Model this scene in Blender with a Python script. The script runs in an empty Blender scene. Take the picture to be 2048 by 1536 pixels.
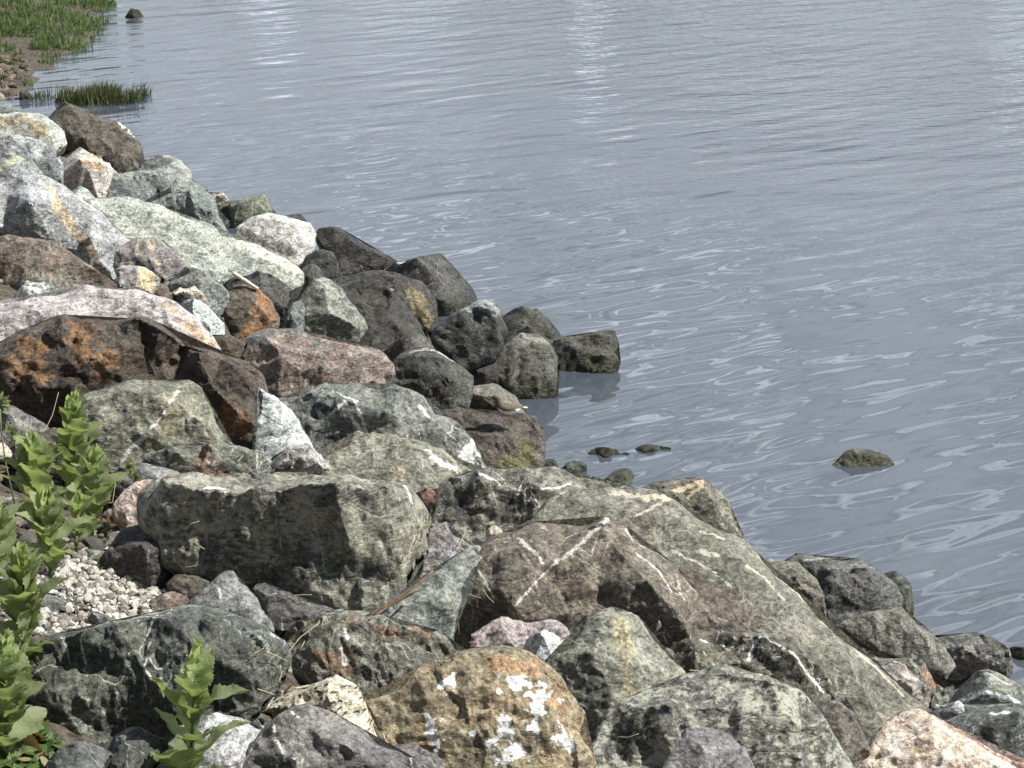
import bpy, math, random
import numpy as np
from mathutils import Vector, Matrix
from mathutils.geometry import delaunay_2d_cdt

scene = bpy.context.scene
COL = scene.collection
R_ = math.radians

# ---------------------------------------------------------------- camera
CAM = np.array([0.0, 0.0, 3.5])
PITCH = 18.5
FPX = 4818.0                       # focal length in pixels of the 2048 px wide photo
cd = bpy.data.cameras.new('camera')
cam = bpy.data.objects.new('camera', cd)
COL.objects.link(cam)
cam.location = CAM
cam.rotation_euler = (R_(90 - PITCH), 0, 0)
cd.sensor_width = 36.0
cd.lens = 36.0 * FPX / 2048
cd.clip_start = 0.1
cd.clip_end = 3000
scene.camera = cam

# ---------------------------------------------------------------- world, sun, exposure
SUN_AZ, SUN_EL = 100.0, 52.0        # azimuth from +Y towards +X
w = bpy.data.worlds.new('World'); scene.world = w; w.use_nodes = True
nt = w.node_tree; nt.nodes.clear()
def N(nt, typ, **kw):
    n = nt.nodes.new(typ)
    for k, v in kw.items():
        if k.startswith('in_'):
            key = k[3:]
            key = int(key) if key.isdigit() else key.replace('_', ' ')
            n.inputs[key].default_value = v
        else: setattr(n, k, v)
    return n
def L(nt, a, b): nt.links.new(a, b)
def ramp(nt, fac, stops, interp='LINEAR'):
    r = nt.nodes.new('ShaderNodeValToRGB'); r.color_ramp.interpolation = interp
    e = r.color_ramp.elements
    while len(e) < len(stops): e.new(0.5)
    for i, (p, c) in enumerate(stops):
        e[i].position = p
        e[i].color = (c, c, c, 1) if not hasattr(c, '__len__') else (*c, 1)
    if fac is not None: nt.links.new(fac, r.inputs[0])
    return r
def math_(nt, op, a, b=None, c=None, clamp=False):
    n = nt.nodes.new('ShaderNodeMath'); n.operation = op; n.use_clamp = clamp
    for i, v in enumerate((a, b, c)):
        if v is None: continue
        if isinstance(v, (int, float)): n.inputs[i].default_value = v
        else: nt.links.new(v, n.inputs[i])
    return n.outputs[0]
def mixc(nt, f, a, b, typ='MIX'):
    n = nt.nodes.new('ShaderNodeMix'); n.data_type = 'RGBA'; n.blend_type = typ
    for i, v in ((0, f), (6, a), (7, b)):
        if isinstance(v, (int, float)): n.inputs[i].default_value = v
        elif isinstance(v, tuple): n.inputs[i].default_value = (*v, 1) if len(v) == 3 else v
        else: nt.links.new(v, n.inputs[i])
    return n.outputs[2]

sky = N(nt, 'ShaderNodeTexSky', sky_type='NISHITA', sun_disc=False)
sky.sun_elevation = R_(SUN_EL); sky.sun_rotation = R_(SUN_AZ)
sky.air_density = 1.0; sky.dust_density = 1.5
tc = N(nt, 'ShaderNodeTexCoord')
mp = N(nt, 'ShaderNodeMapping'); mp.inputs['Scale'].default_value = (1.0, 1.0, 2.6)
L(nt, tc.outputs['Generated'], mp.inputs[0])
cn = N(nt, 'ShaderNodeTexNoise', in_Scale=3.8, in_Detail=2.5, in_Roughness=0.45, in_Distortion=0.6)
L(nt, mp.outputs[0], cn.inputs['Vector'])
cl = ramp(nt, cn.outputs[0], [(0.28, 0.12), (0.40, 0.42), (0.476, 0.27), (0.50, 0.88), (0.524, 0.28), (0.60, 0.55), (0.72, 0.14)])
skyc = mixc(nt, 1.0, sky.outputs[0], (SKY_TINT := (0.93, 0.96, 1.02)), 'MULTIPLY')
# unseen cloud brightness shaped: strong low down for the water, weak overhead
sz = N(nt, 'ShaderNodeSeparateXYZ'); L(nt, tc.outputs['Generated'], sz.inputs[0])
low = ramp(nt, sz.outputs[2], [(0.0, 0.42), (0.16, 0.55), (0.34, 0.95), (0.5, 0.9), (0.75, 0.3), (1.0, 0.15)])
north = ramp(nt, math_(nt, 'MULTIPLY_ADD', sz.outputs[1], 0.5, 0.5), [(0.35, 0.12), (0.80, 1.0)])   # bright cloud kept to the far side for the water, dimmed behind the camera
ccol = mixc(nt, 1.0, mixc(nt, 1.0, (84.0, 89.5, 98.5), low.outputs[0], 'MULTIPLY'), north.outputs[0], 'MULTIPLY')
cc = mixc(nt, math_(nt, 'MULTIPLY', cl.outputs[0], 0.70), skyc, ccol)
bg = N(nt, 'ShaderNodeBackground', in_Strength=0.037)
L(nt, cc, bg.inputs[0])
wo = N(nt, 'ShaderNodeOutputWorld'); L(nt, bg.outputs[0], wo.inputs[0])

sd = bpy.data.lights.new('sun', 'SUN'); sun = bpy.data.objects.new('sun', sd); COL.objects.link(sun)
sd.energy = 5.0; sd.angle = R_(0.5); sd.color = (1.0, 0.97, 0.90)
sv = Vector((math.sin(R_(SUN_AZ)) * math.cos(R_(SUN_EL)), math.cos(R_(SUN_AZ)) * math.cos(R_(SUN_EL)), math.sin(R_(SUN_EL))))
sun.rotation_euler = sv.to_track_quat('Z', 'Y').to_euler()
sun.location = (10, 5, 20)
scene.view_settings.view_transform = 'Standard'
scene.view_settings.look = 'None'
scene.view_settings.exposure = 0.50
scene.view_settings.gamma = 1.0

# ---------------------------------------------------------------- pixel <-> place
cp, sp = math.cos(R_(PITCH)), math.sin(R_(PITCH))
FWD = np.array([0, cp, -sp]); UP = np.array([0, sp, cp]); RT = np.array([1.0, 0, 0])
def rays(px, py):
    px = np.asarray(px, float); py = np.asarray(py, float)
    return FWD + ((px - 1024) / FPX)[..., None] * RT - ((py - 768) / FPX)[..., None] * UP
NS = np.array([-0.864, -0.504]); S0 = np.array([-2.5, 14.8])
def bank(x, y):
    d = (x - S0[0]) * NS[0] + (y - S0[1]) * NS[1]
    z = np.where(d < 0, 0.34 * d, 0.37 * d)
    z = np.where(z > 1.75, 1.75 + (z - 1.75) * 0.25, z)
    spit = 0.22 * (1 - ((x + 7) / 3.6) ** 2 - ((y - 19) / 6) ** 2)
    spit = np.maximum(spit, -1.5)
    cv = rays(1190, 925); cv = CAM + cv * (CAM[2] / -cv[2])
    z = z - .45 * np.exp(-(((x - cv[0]) / .42) ** 2 + ((y - cv[1]) / .75) ** 2))
    return np.maximum(np.maximum(z, spit * np.where(spit > 0, 1, 3.0)), -1.4)
def hit(px, py, lift=0.0):
    r = rays(px, py); t = 2.0
    for i in range(2600):
        p = CAM + r * t
        if p[2] <= max(float(bank(p[0], p[1])), 0.0) + lift: break
        t += 0.01
    return CAM + r * t, t

# ---------------------------------------------------------------- numpy gradient noise
_rng = np.random.RandomState(7)
_perm = _rng.permutation(256); _perm = np.concatenate([_perm, _perm, _perm])
_g = _rng.normal(size=(256, 3)); _g /= np.linalg.norm(_g, axis=1)[:, None]
def perlin(P):
    i = np.floor(P).astype(int); f = P - i; i &= 255
    u = f * f * f * (f * (f * 6 - 15) + 10)
    def gr(dx, dy, dz):
        h = _perm[_perm[_perm[(i[:, 0] + dx) & 255] + ((i[:, 1] + dy) & 255)] + ((i[:, 2] + dz) & 255)]
        return ((f - np.array([dx, dy, dz])) * _g[h & 255]).sum(1)
    lx = lambda a, b, t: a + (b - a) * t
    x00 = lx(gr(0,0,0), gr(1,0,0), u[:,0]); x10 = lx(gr(0,1,0), gr(1,1,0), u[:,0])
    x01 = lx(gr(0,0,1), gr(1,0,1), u[:,0]); x11 = lx(gr(0,1,1), gr(1,1,1), u[:,0])
    return lx(lx(x00, x10, u[:,1]), lx(x01, x11, u[:,1]), u[:,2]) * 1.6
def fbm(P, oct=4, ridged=False):
    s = np.zeros(len(P)); a = 1.0
    for k in range(oct):
        n = perlin(P * 2 ** k + 17.3 * k)
        s += a * ((1 - 2 * np.abs(n)) if ridged else n); a *= 0.5
    return s

# ---------------------------------------------------------------- object helpers
def mesh_obj(name, V, F, mat, parent=None, smooth=True):
    me = bpy.data.meshes.new(name)
    me.from_pydata([tuple(v) for v in V], [], [tuple(f) for f in F])
    if smooth: me.polygons.foreach_set('use_smooth', [True] * len(me.polygons))
    for m in (mat if isinstance(mat, (list, tuple)) else [mat]): me.materials.append(m)
    me.update()
    o = bpy.data.objects.new(name, me); COL.objects.link(o)
    if parent is not None: o.parent = parent
    return o
def tag(o, label=None, cat=None, group=None, kind=None):
    if label: o['label'] = label
    if cat: o['category'] = cat
    if group: o['group'] = group
    if kind: o['kind'] = kind
    return o
def empty(name, loc):
    e = bpy.data.objects.new(name, None); COL.objects.link(e); e.location = loc; e.empty_display_size = 0.05
    return e
def fattr(me, name, vals):
    a = me.attributes.new(name, 'FLOAT', 'POINT'); a.data.foreach_set('value', np.asarray(vals, dtype=np.float32))
# ---------------------------------------------------------------- rock shader (one node group, one material per rock)
def build_rock_group():
    g = bpy.data.node_groups.new('rock_surface', 'ShaderNodeTree')
    itf = g.interface
    def inp(n, t, d, ):
        s = itf.new_socket(n, in_out='INPUT', socket_type=t)
        s.default_value = d
    C = 'NodeSocketColor'; F = 'NodeSocketFloat'
    inp('A', C, (.2,.2,.2,1)); inp('B', C, (.1,.1,.1,1)); inp('Speck', C, (.5,.5,.5,1)); inp('Patch', C, (.3,.15,.05,1))
    inp('White', C, (.75,.75,.72,1)); inp('SpeckAmt', F, .3); inp('VeinAmt', F, .3); inp('Seed', F, 0.0); inp('Rough', F, .85)
    inp('Scale', F, 1.0); inp('Pits', F, 0.0)
    itf.new_socket('BSDF', in_out='OUTPUT', socket_type='NodeSocketShader')
    gi = g.nodes.new('NodeGroupInput'); go = g.nodes.new('NodeGroupOutput')
    I = gi.outputs
    tc = N(g, 'ShaderNodeTexCoord')
    off = N(g, 'ShaderNodeCombineXYZ')
    L(g, I['Seed'], off.inputs[0]); L(g, math_(g, 'MULTIPLY', I['Seed'], 1.7), off.inputs[1])
    v = N(g, 'ShaderNodeVectorMath', operation='ADD'); L(g, tc.outputs['Object'], v.inputs[0]); L(g, off.outputs[0], v.inputs[1])
    vs = N(g, 'ShaderNodeVectorMath', operation='SCALE'); L(g, v.outputs[0], vs.inputs[0]); L(g, I['Scale'], vs.inputs[3])
    V = vs.outputs[0]
    # foliation direction: stretched copy of the coordinates
    mpg = N(g, 'ShaderNodeMapping'); mpg.inputs['Rotation'].default_value = (0.6, 0.5, 0.3); mpg.inputs['Scale'].default_value = (1, 1, 2.0)
    L(g, V, mpg.inputs[0]); VS = mpg.outputs[0]
    mpl = N(g, 'ShaderNodeMapping'); mpl.inputs['Rotation'].default_value = (1.1, -.5, .8); mpl.inputs['Scale'].default_value = (1.0, 1.3, .32)
    L(g, V, mpl.inputs[0]); VL = mpl.outputs[0]
    def noise(scale, det, rough, vec=None, dist=0.0):
        n = N(g, 'ShaderNodeTexNoise', in_Scale=scale, in_Detail=det, in_Roughness=rough, in_Distortion=dist)
        L(g, vec or V, n.inputs['Vector']); return n.outputs[0]
    nb = noise(5, 6, .6, dist=.4); nm = noise(22, 8, .68, VS, dist=.6); nf = noise(95, 5, .7); ng = noise(330, 3, .7); nm2 = noise(14, 7, .7)
    fa = ramp(g, math_(g, 'ADD', math_(g, 'MULTIPLY', nb, .6), math_(g, 'MULTIPLY', nm2, .4)), [(.40, 0), (.60, 1)]).outputs[0]
    base = mixc(g, fa, I['A'], I['B'])
    # patches of other minerals, and on some rocks painted shade or sunlight
    at = lambda n: N(g, 'ShaderNodeAttribute', attribute_name=n).outputs['Fac']
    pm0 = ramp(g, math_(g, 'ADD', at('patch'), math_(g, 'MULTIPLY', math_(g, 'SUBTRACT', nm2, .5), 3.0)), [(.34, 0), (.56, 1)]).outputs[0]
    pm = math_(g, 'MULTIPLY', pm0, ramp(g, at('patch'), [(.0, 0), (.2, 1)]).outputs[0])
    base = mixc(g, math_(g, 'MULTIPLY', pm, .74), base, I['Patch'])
    # mid contrast
    m1 = ramp(g, nm, [(.32, .42), (.50, 1.0), (.68, 1.5)]).outputs[0]
    base = mixc(g, 1.0, base, m1, 'MULTIPLY')
    m2 = ramp(g, nf, [(.34, .42), (.5, 1.0), (.66, 1.58)]).outputs[0]
    base = mixc(g, 1.0, base, m2, 'MULTIPLY')
    m3 = ramp(g, ng, [(.32, .60), (.5, 1.0), (.68, 1.45)]).outputs[0]
    base = mixc(g, 1.0, base, m3, 'MULTIPLY')
    # pale crust / lichen flecks
    sn = noise(40, 8, .75, VS, dist=.5)
    sb = noise(9, 3, .5)
    sm = math_(g, 'ADD', sn, math_(g, 'MULTIPLY', math_(g, 'SUBTRACT', sb, .5), .5))
    sm = math_(g, 'ADD', sm, math_(g, 'MULTIPLY', math_(g, 'SUBTRACT', I['SpeckAmt'], .5), .42))
    sf = ramp(g, sm, [(.53, 0), (.60, 1)]).outputs[0]
    base = mixc(g, math_(g, 'MULTIPLY', sf, .72), base, I['Speck'])
    # thin mineral veins everywhere
    wv = N(g, 'ShaderNodeTexNoise', in_Scale=26.0, in_Detail=4.0); L(g, V, wv.inputs['Vector'])
    wsc = N(g, 'ShaderNodeVectorMath', operation='SCALE'); wsc.inputs[3].default_value = .022; L(g, wv.outputs[1], wsc.inputs[0])
    wad = N(g, 'ShaderNodeVectorMath', operation='ADD'); L(g, VL, wad.inputs[0]); L(g, wsc.outputs[0], wad.inputs[1])
    def vor_edge(s_, w):
        vv = N(g, 'ShaderNodeTexVoronoi', feature='DISTANCE_TO_EDGE', in_Scale=s_); L(g, wad.outputs[0], vv.inputs['Vector'])
        return math_(g, 'SUBTRACT', 1.0, math_(g, 'DIVIDE', vv.outputs[0], w), clamp=True)
    brk = ramp(g, noise(8, 4, .6), [(.50, 0), (.57, 1)]).outputs[0]
    ve = math_(g, 'MAXIMUM', vor_edge(4.2, .013), vor_edge(10.5, .018))
    ve = math_(g, 'MULTIPLY', ve, ramp(g, nf, [(.40, .1), (.52, 1)]).outputs[0])
    ve = math_(g, 'MULTIPLY', math_(g, 'MULTIPLY', ve, brk), I['VeinAmt'], clamp=True)
    ve = math_(g, 'MULTIPLY', ve, 1.6, clamp=True)
    base = mixc(g, ve, base, mixc(g, .5, I['White'], I['Speck']))
    # veins and white crust laid out per rock
    vm = math_(g, 'ADD', at('vein'), math_(g, 'MULTIPLY', math_(g, 'SUBTRACT', sn, .5), 3.4))
    vm = math_(g, 'MULTIPLY', ramp(g, vm, [(.42, 0), (.62, 1)]).outputs[0], ramp(g, at('vein'), [(.02, 0), (.15, 1)]).outputs[0])
    ln = math_(g, 'ADD', at('crust'), math_(g, 'MULTIPLY', math_(g, 'SUBTRACT', noise(30, 5, .6), .5), 3.4))
    lm = ramp(g, ln, [(.66, 0), (.76, 1)]).outputs[0]
    lm = math_(g, 'MULTIPLY', lm, ramp(g, at('crust'), [(0.0, 0), (0.12, 1)]).outputs[0])
    wm = math_(g, 'MAXIMUM', vm, lm)
    wcol = mixc(g, 1.0, I['White'], ramp(g, nf, [(.35, .7), (.55, 1.05)]).outputs[0], 'MULTIPLY')
    base = mixc(g, wm, base, wcol)
    # the tide line: rock just above the water is wet, darker and a little green
    gp = N(g, 'ShaderNodeNewGeometry'); sp_ = N(g, 'ShaderNodeSeparateXYZ'); L(g, gp.outputs['Position'], sp_.inputs[0])
    wz = math_(g, 'ADD', sp_.outputs[2], math_(g, 'MULTIPLY', math_(g, 'SUBTRACT', nm2, .5), -.14))
    wet = ramp(g, wz, [(.045, 1), (.10, 0)]).outputs[0]
    base = mixc(g, wet, base, mixc(g, 1.0, base, (.36, .38, .27), 'MULTIPLY'))
    rgh = math_(g, 'SUBTRACT', I['Rough'], math_(g, 'MULTIPLY', wet, .45))
    # bump
    crk = N(g, 'ShaderNodeTexVoronoi', feature='DISTANCE_TO_EDGE', in_Scale=8.0)
    dv = N(g, 'ShaderNodeVectorMath', operation='ADD'); L(g, VS, dv.inputs[0])
    ncol = N(g, 'ShaderNodeTexNoise', in_Scale=9.0, in_Detail=5.0); L(g, V, ncol.inputs['Vector'])
    sc = N(g, 'ShaderNodeVectorMath', operation='SCALE'); sc.inputs[3].default_value = .05; L(g, ncol.outputs[1], sc.inputs[0])
    L(g, sc.outputs[0], dv.inputs[1]); L(g, dv.outputs[0], crk.inputs['Vector'])
    ck = ramp(g, crk.outputs[0], [(0, 0), (.045, 1)]).outputs[0]
    pits = N(g, 'ShaderNodeTexVoronoi', in_Scale=38.0); L(g, dv.outputs[0], pits.inputs['Vector'])
    pt = math_(g, 'MULTIPLY', ramp(g, pits.outputs[0], [(.15, 0), (.42, 1)]).outputs[0], I['Pits'])
    def chips(s_):
        q1 = N(g, 'ShaderNodeVectorMath', operation='SCALE'); q1.inputs[3].default_value = s_; L(g, dv.outputs[0], q1.inputs[0])
        vo = N(g, 'ShaderNodeTexVoronoi', in_Scale=1.0); L(g, q1.outputs[0], vo.inputs['Vector'])
        df = N(g, 'ShaderNodeVectorMath', operation='SUBTRACT'); L(g, q1.outputs[0], df.inputs[0]); L(g, vo.outputs['Position'], df.inputs[1])
        cn_ = N(g, 'ShaderNodeVectorMath', operation='SUBTRACT'); L(g, vo.outputs['Color'], cn_.inputs[0]); cn_.inputs[1].default_value = (.5, .5, .5)
        dp = N(g, 'ShaderNodeVectorMath', operation='DOT_PRODUCT'); L(g, df.outputs[0], dp.inputs[0]); L(g, cn_.outputs[0], dp.inputs[1])
        return dp.outputs['Value']
    h = math_(g, 'ADD', math_(g, 'MULTIPLY', chips(26), .62), math_(g, 'MULTIPLY', chips(70), .24))
    h = math_(g, 'ADD', h, math_(g, 'MULTIPLY', nm, .38))
    h = math_(g, 'ADD', h, math_(g, 'MULTIPLY', nf, .30))
    h0_ = math_(g, 'ADD', math_(g, 'MULTIPLY', nm, .85), math_(g, 'MULTIPLY', nf, .34))
    h = math_(g, 'ADD', h, math_(g, 'MULTIPLY', ng, .12))
    h = math_(g, 'ADD', h, math_(g, 'MULTIPLY', ck, .10))
    h = math_(g, 'ADD', h, math_(g, 'MULTIPLY', pt, 1.0))
    bp = N(g, 'ShaderNodeBump', in_Strength=1.0, in_Distance=0.016); L(g, h, bp.inputs['Height'])
    pr = N(g, 'ShaderNodeBsdfPrincipled')
    L(g, base, pr.inputs['Base Color']); L(g, rgh, pr.inputs['Roughness']); L(g, bp.outputs[0], pr.inputs['Normal'])
    pr.inputs['Specular IOR Level'].default_value = .3
    L(g, pr.outputs[0], go.inputs[0])
    return g
WAVE = 0.035
RG = build_rock_group()
# palette: A, B, speck, patch, speckAmt, veinAmt, rough
PAL = {
 'dk': ((.075,.073,.062), (.040,.039,.034), (0.255,0.244,0.216), (0.160,0.133,0.082), .22, .2, .70),
 'wt': ((0.061,0.056,0.050), (0.035,0.033,0.030), (0.196,0.189,0.165), (0.122,0.110,0.048), .18, .12, .55),
 'br': ((.150,.128,.102), (.085,.074,.060), (0.290,0.259,0.212), (0.287,0.173,0.120), .24, .2, .8),
 'ol': ((0.180,0.170,0.139), (0.086,0.082,0.071), (0.414,0.388,0.308), (0.229,0.141,0.084), .46, .45, .85),
 'sl': ((.160,.156,.132), (.105,.098,.082), (0.443,0.408,0.320), (0.140,0.097,0.073), .30, .5, .8),
 'gg': ((.172,.174,.152), (.083,.085,.077), (0.417,0.425,0.378), (0.324,0.297,0.209), .38, .6, .85),
 'gy': ((0.215,0.215,0.215), (0.136,0.137,0.141), (0.449,0.449,0.441), (0.250,0.171,0.118), .25, .35, .85),
 'pg': ((.455,.465,.42), (.32,.333,.308), (0.654,0.654,0.592), (0.610,0.557,0.434), .35, .25, .9),
 'bg': ((.31,.325,.31), (.18,.19,.185), (0.522,0.546,0.522), (0.494,0.494,0.432), .28, .25, .88),
 'pk': ((.44,.41,.385), (.30,.275,.265), (0.650,0.611,0.580), (0.498,0.331,0.190), .42, .3, .9),
 'pu': ((.205,.190,.195), (.128,.120,.125), (0.418,0.402,0.410), (0.350,0.253,0.227), .28, .3, .85),
 'ru': ((0.125,0.083,0.057), (0.052,0.040,0.033), (0.233,0.185,0.127), (0.339,0.159,0.062), .22, .15, .8),
 'rb': ((0.290,0.207,0.163), (0.139,0.116,0.098), (0.490,0.420,0.350), (0.139,0.139,0.123), .34, .3, .85),
 'cr': ((0.647,0.568,0.445), (0.448,0.369,0.272), (0.810,0.758,0.652), (0.570,0.323,0.147), .45, .15, .9),
 'wh': ((0.501,0.509,0.501), (0.241,0.249,0.249), (0.761,0.769,0.761), (0.240,0.248,0.232), .60, .4, .9),
 'gd': ((.33,.265,.165), (.20,.17,.12), (.50,.43,.32), (.34,.21,.11), .52, .25, .85),
 'or': ((0.487,0.372,0.311), (0.346,0.223,0.161), (0.792,0.739,0.669), (0.227,0.090,0.073), .50, .2, .85),
 'li': ((.175,.172,.145), (.085,.083,.072), (.52,.51,.40), (0.098,0.094,0.083), .62, .35, .85),
 'ms': ((0.109,0.101,0.055), (0.057,0.054,0.034), (0.214,0.196,0.100), (0.095,0.095,0.040), .3, .0, .9),
}
_mid = [0]
def rock_mat(pal, **ov):
    A, B, S, P, sa, va, ro = PAL[pal]
    m = bpy.data.materials.new('rock_' + pal); m.use_nodes = True
    t = m.node_tree; t.nodes.clear()
    gn = t.nodes.new('ShaderNodeGroup'); gn.node_tree = RG
    _mid[0] += 1
    rr = random.Random(_mid[0]); k = rr.uniform(.9, 1.1)
    j = lambda c: (c[0]*k*rr.uniform(.96,1.04), c[1]*k*rr.uniform(.97,1.03), c[2]*k*rr.uniform(.95,1.05), 1)
    def ds(c, k_=.88):
        l = c[0]*.3 + c[1]*.59 + c[2]*.11
        q = [l + (v_ - l) * k_ for v_ in c[:3]]; q[2] = min(q[2], q[1] * 1.02); q[0] *= .965; return (*q, 1)
    vals = dict(A=ds(j(ov.get('A', A))), B=ds(j(ov.get('B', B))), Speck=ds(ov.get('S', S)), Patch=ds(ov.get('P', P), .95),
                SpeckAmt=ov.get('sa', sa), VeinAmt=ov.get('va', va), Rough=ov.get('ro', ro), Seed=_mid[0]*3.17, Scale=ov.get('sc', 1.0), Pits=ov.get('pits', 0.0))
    if 'W' in ov: vals['White'] = (*ov['W'], 1)
    for kk, vv in vals.items(): gn.inputs[kk].default_value = vv
    o = t.nodes.new('ShaderNodeOutputMaterial'); t.links.new(gn.outputs[0], o.inputs[0])
    return m
def simple_mat(name, col, rough=.8, noise_s=40.0, amt=.35, bump=.0, trans=0.0, spec=.3, col2=None):
    m = bpy.data.materials.new(name); m.use_nodes = True
    t = m.node_tree; p = t.nodes['Principled BSDF']
    tc = N(t, 'ShaderNodeTexCoord'); n = N(t, 'ShaderNodeTexNoise', in_Scale=noise_s, in_Detail=5.0); L(t, tc.outputs['Object'], n.inputs['Vector'])
    c2 = col2 or tuple(c * (1 - amt) for c in col)
    c = ramp(t, n.outputs[0], [(.35, c2), (.62, col)])
    L(t, c.outputs[0], p.inputs['Base Color']); p.inputs['Roughness'].default_value = rough
    p.inputs['Specular IOR Level'].default_value = spec
    if bump:
        b = N(t, 'ShaderNodeBump', in_Distance=bump); L(t, n.outputs[0], b.inputs['Height']); L(t, b.outputs[0], p.inputs['Normal'])
    return m
# ---------------------------------------------------------------- rock builder
CELL = 8
ZB = np.full((1536 // CELL + 24, 2048 // CELL + 24), 1e9)
def seg_dist(P, A, B):
    # P (n,2) A,B (m,2) -> min distance of every P to the segments
    out = np.full(len(P), 1e9); AB = B - A; l2 = (AB ** 2).sum(1) + 1e-9
    for s in range(0, len(P), 2000):
        p = P[s:s+2000, None, :]
        t = np.clip(((p - A) * AB).sum(2) / l2, 0, 1)
        q = A + t[..., None] * AB
        out[s:s+2000] = np.sqrt(((p - q) ** 2).sum(2).min(1))
    return out
def inside(P, poly):
    x, y = P[:, 0], P[:, 1]; c = np.zeros(len(P), bool); n = len(poly)
    for i in range(n):
        x1, y1 = poly[i]; x2, y2 = poly[(i + 1) % n]
        if y1 == y2: continue
        k = ((y1 > y) != (y2 > y)) & (x < (x2 - x1) * (y - y1) / (y2 - y1) + x1)
        c ^= k
    return c
def rough_outline(pts, step, rr, amp):
    P = [np.array(p, float) for p in pts]
    Q = []
    n = len(P)
    for i in range(n):                       # cut the corners a little
        a, b, c = P[i - 1], P[i], P[(i + 1) % n]
        Q.append(b + (a - b) * .012); Q.append(b + (c - b) * .012)
    P = Q
    while True:
        out = []; did = False; n = len(P)
        for i in range(n):
            a, b = P[i], P[(i + 1) % n]; out.append(a)
            d = b - a; l = math.hypot(*d)
            if l > step * 1.5:
                did = True; nrm = np.array([-d[1], d[0]]) / l
                out.append((a + b) / 2 + nrm * l * rr.uniform(-amp, amp))
        P = out
        if not did: break
    return np.array(P)
def tri_fill(outline, extra, jit=0.0):
    no = len(outline)
    allp = np.vstack([outline, extra]) if len(extra) else outline
    vs = [Vector((float(a), float(b))) for a, b in allp]
    r = delaunay_2d_cdt(vs, [], [list(range(no))], 1, 1e-4, True)
    ov = np.array([(v.x, v.y) for v in r[0]]); F = [tuple(f) for f in r[2]]
    src = [o[0] if len(o) else -1 for o in r[3]]
    return ov, F, src
def grid_pts(outline, s, margin, rr):
    x0, y0 = outline.min(0); x1, y1 = outline.max(0)
    gx = np.arange(x0, x1, s); gy = np.arange(y0, y1, s * .87)
    X, Y = np.meshgrid(gx, gy); X = X + (np.arange(len(gy)) % 2)[:, None] * s / 2
    P = np.stack([X.ravel(), Y.ravel()], 1)
    P += rr.uniform(-.22, .22, P.shape) * s
    P = P[inside(P, outline)]
    if len(P) == 0: return P, np.zeros(0)
    d = seg_dist(P, outline, np.roll(outline, -1, 0))
    k = d > margin
    return P[k], d[k]
def mask_of(P, lists):
    m = np.zeros(len(P))
    for r, pl in lists:
        pl = np.array(pl, float)
        if len(pl) == 1: pl = np.vstack([pl, pl + .01])
        d = seg_dist(P, pl[:-1], pl[1:])
        m = np.maximum(m, 1 - d / r)
    return m
def simplin(q):
    # linear interpolation of random values on a triangular lattice: flat facets that meet in sharp edges
    x, y = q[:, 0] - q[:, 1] * .57735, q[:, 1] * 1.1547
    ix, iy = np.floor(x).astype(int), np.floor(y).astype(int); fx, fy = x - ix, y - iy
    hv = lambda a, b: (_perm[(_perm[a & 255] + b) & 255] / 127.5 - 1)
    up_ = fx + fy > 1
    lo = hv(ix, iy) * (1 - fx - fy) + hv(ix + 1, iy) * fx + hv(ix, iy + 1) * fy
    hi = hv(ix + 1, iy + 1) * (fx + fy - 1) + hv(ix + 1, iy) * (1 - fy) + hv(ix, iy + 1) * (1 - fx)
    return np.where(up_, hi, lo)
ROCKS = []
_rid = [0]
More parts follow.
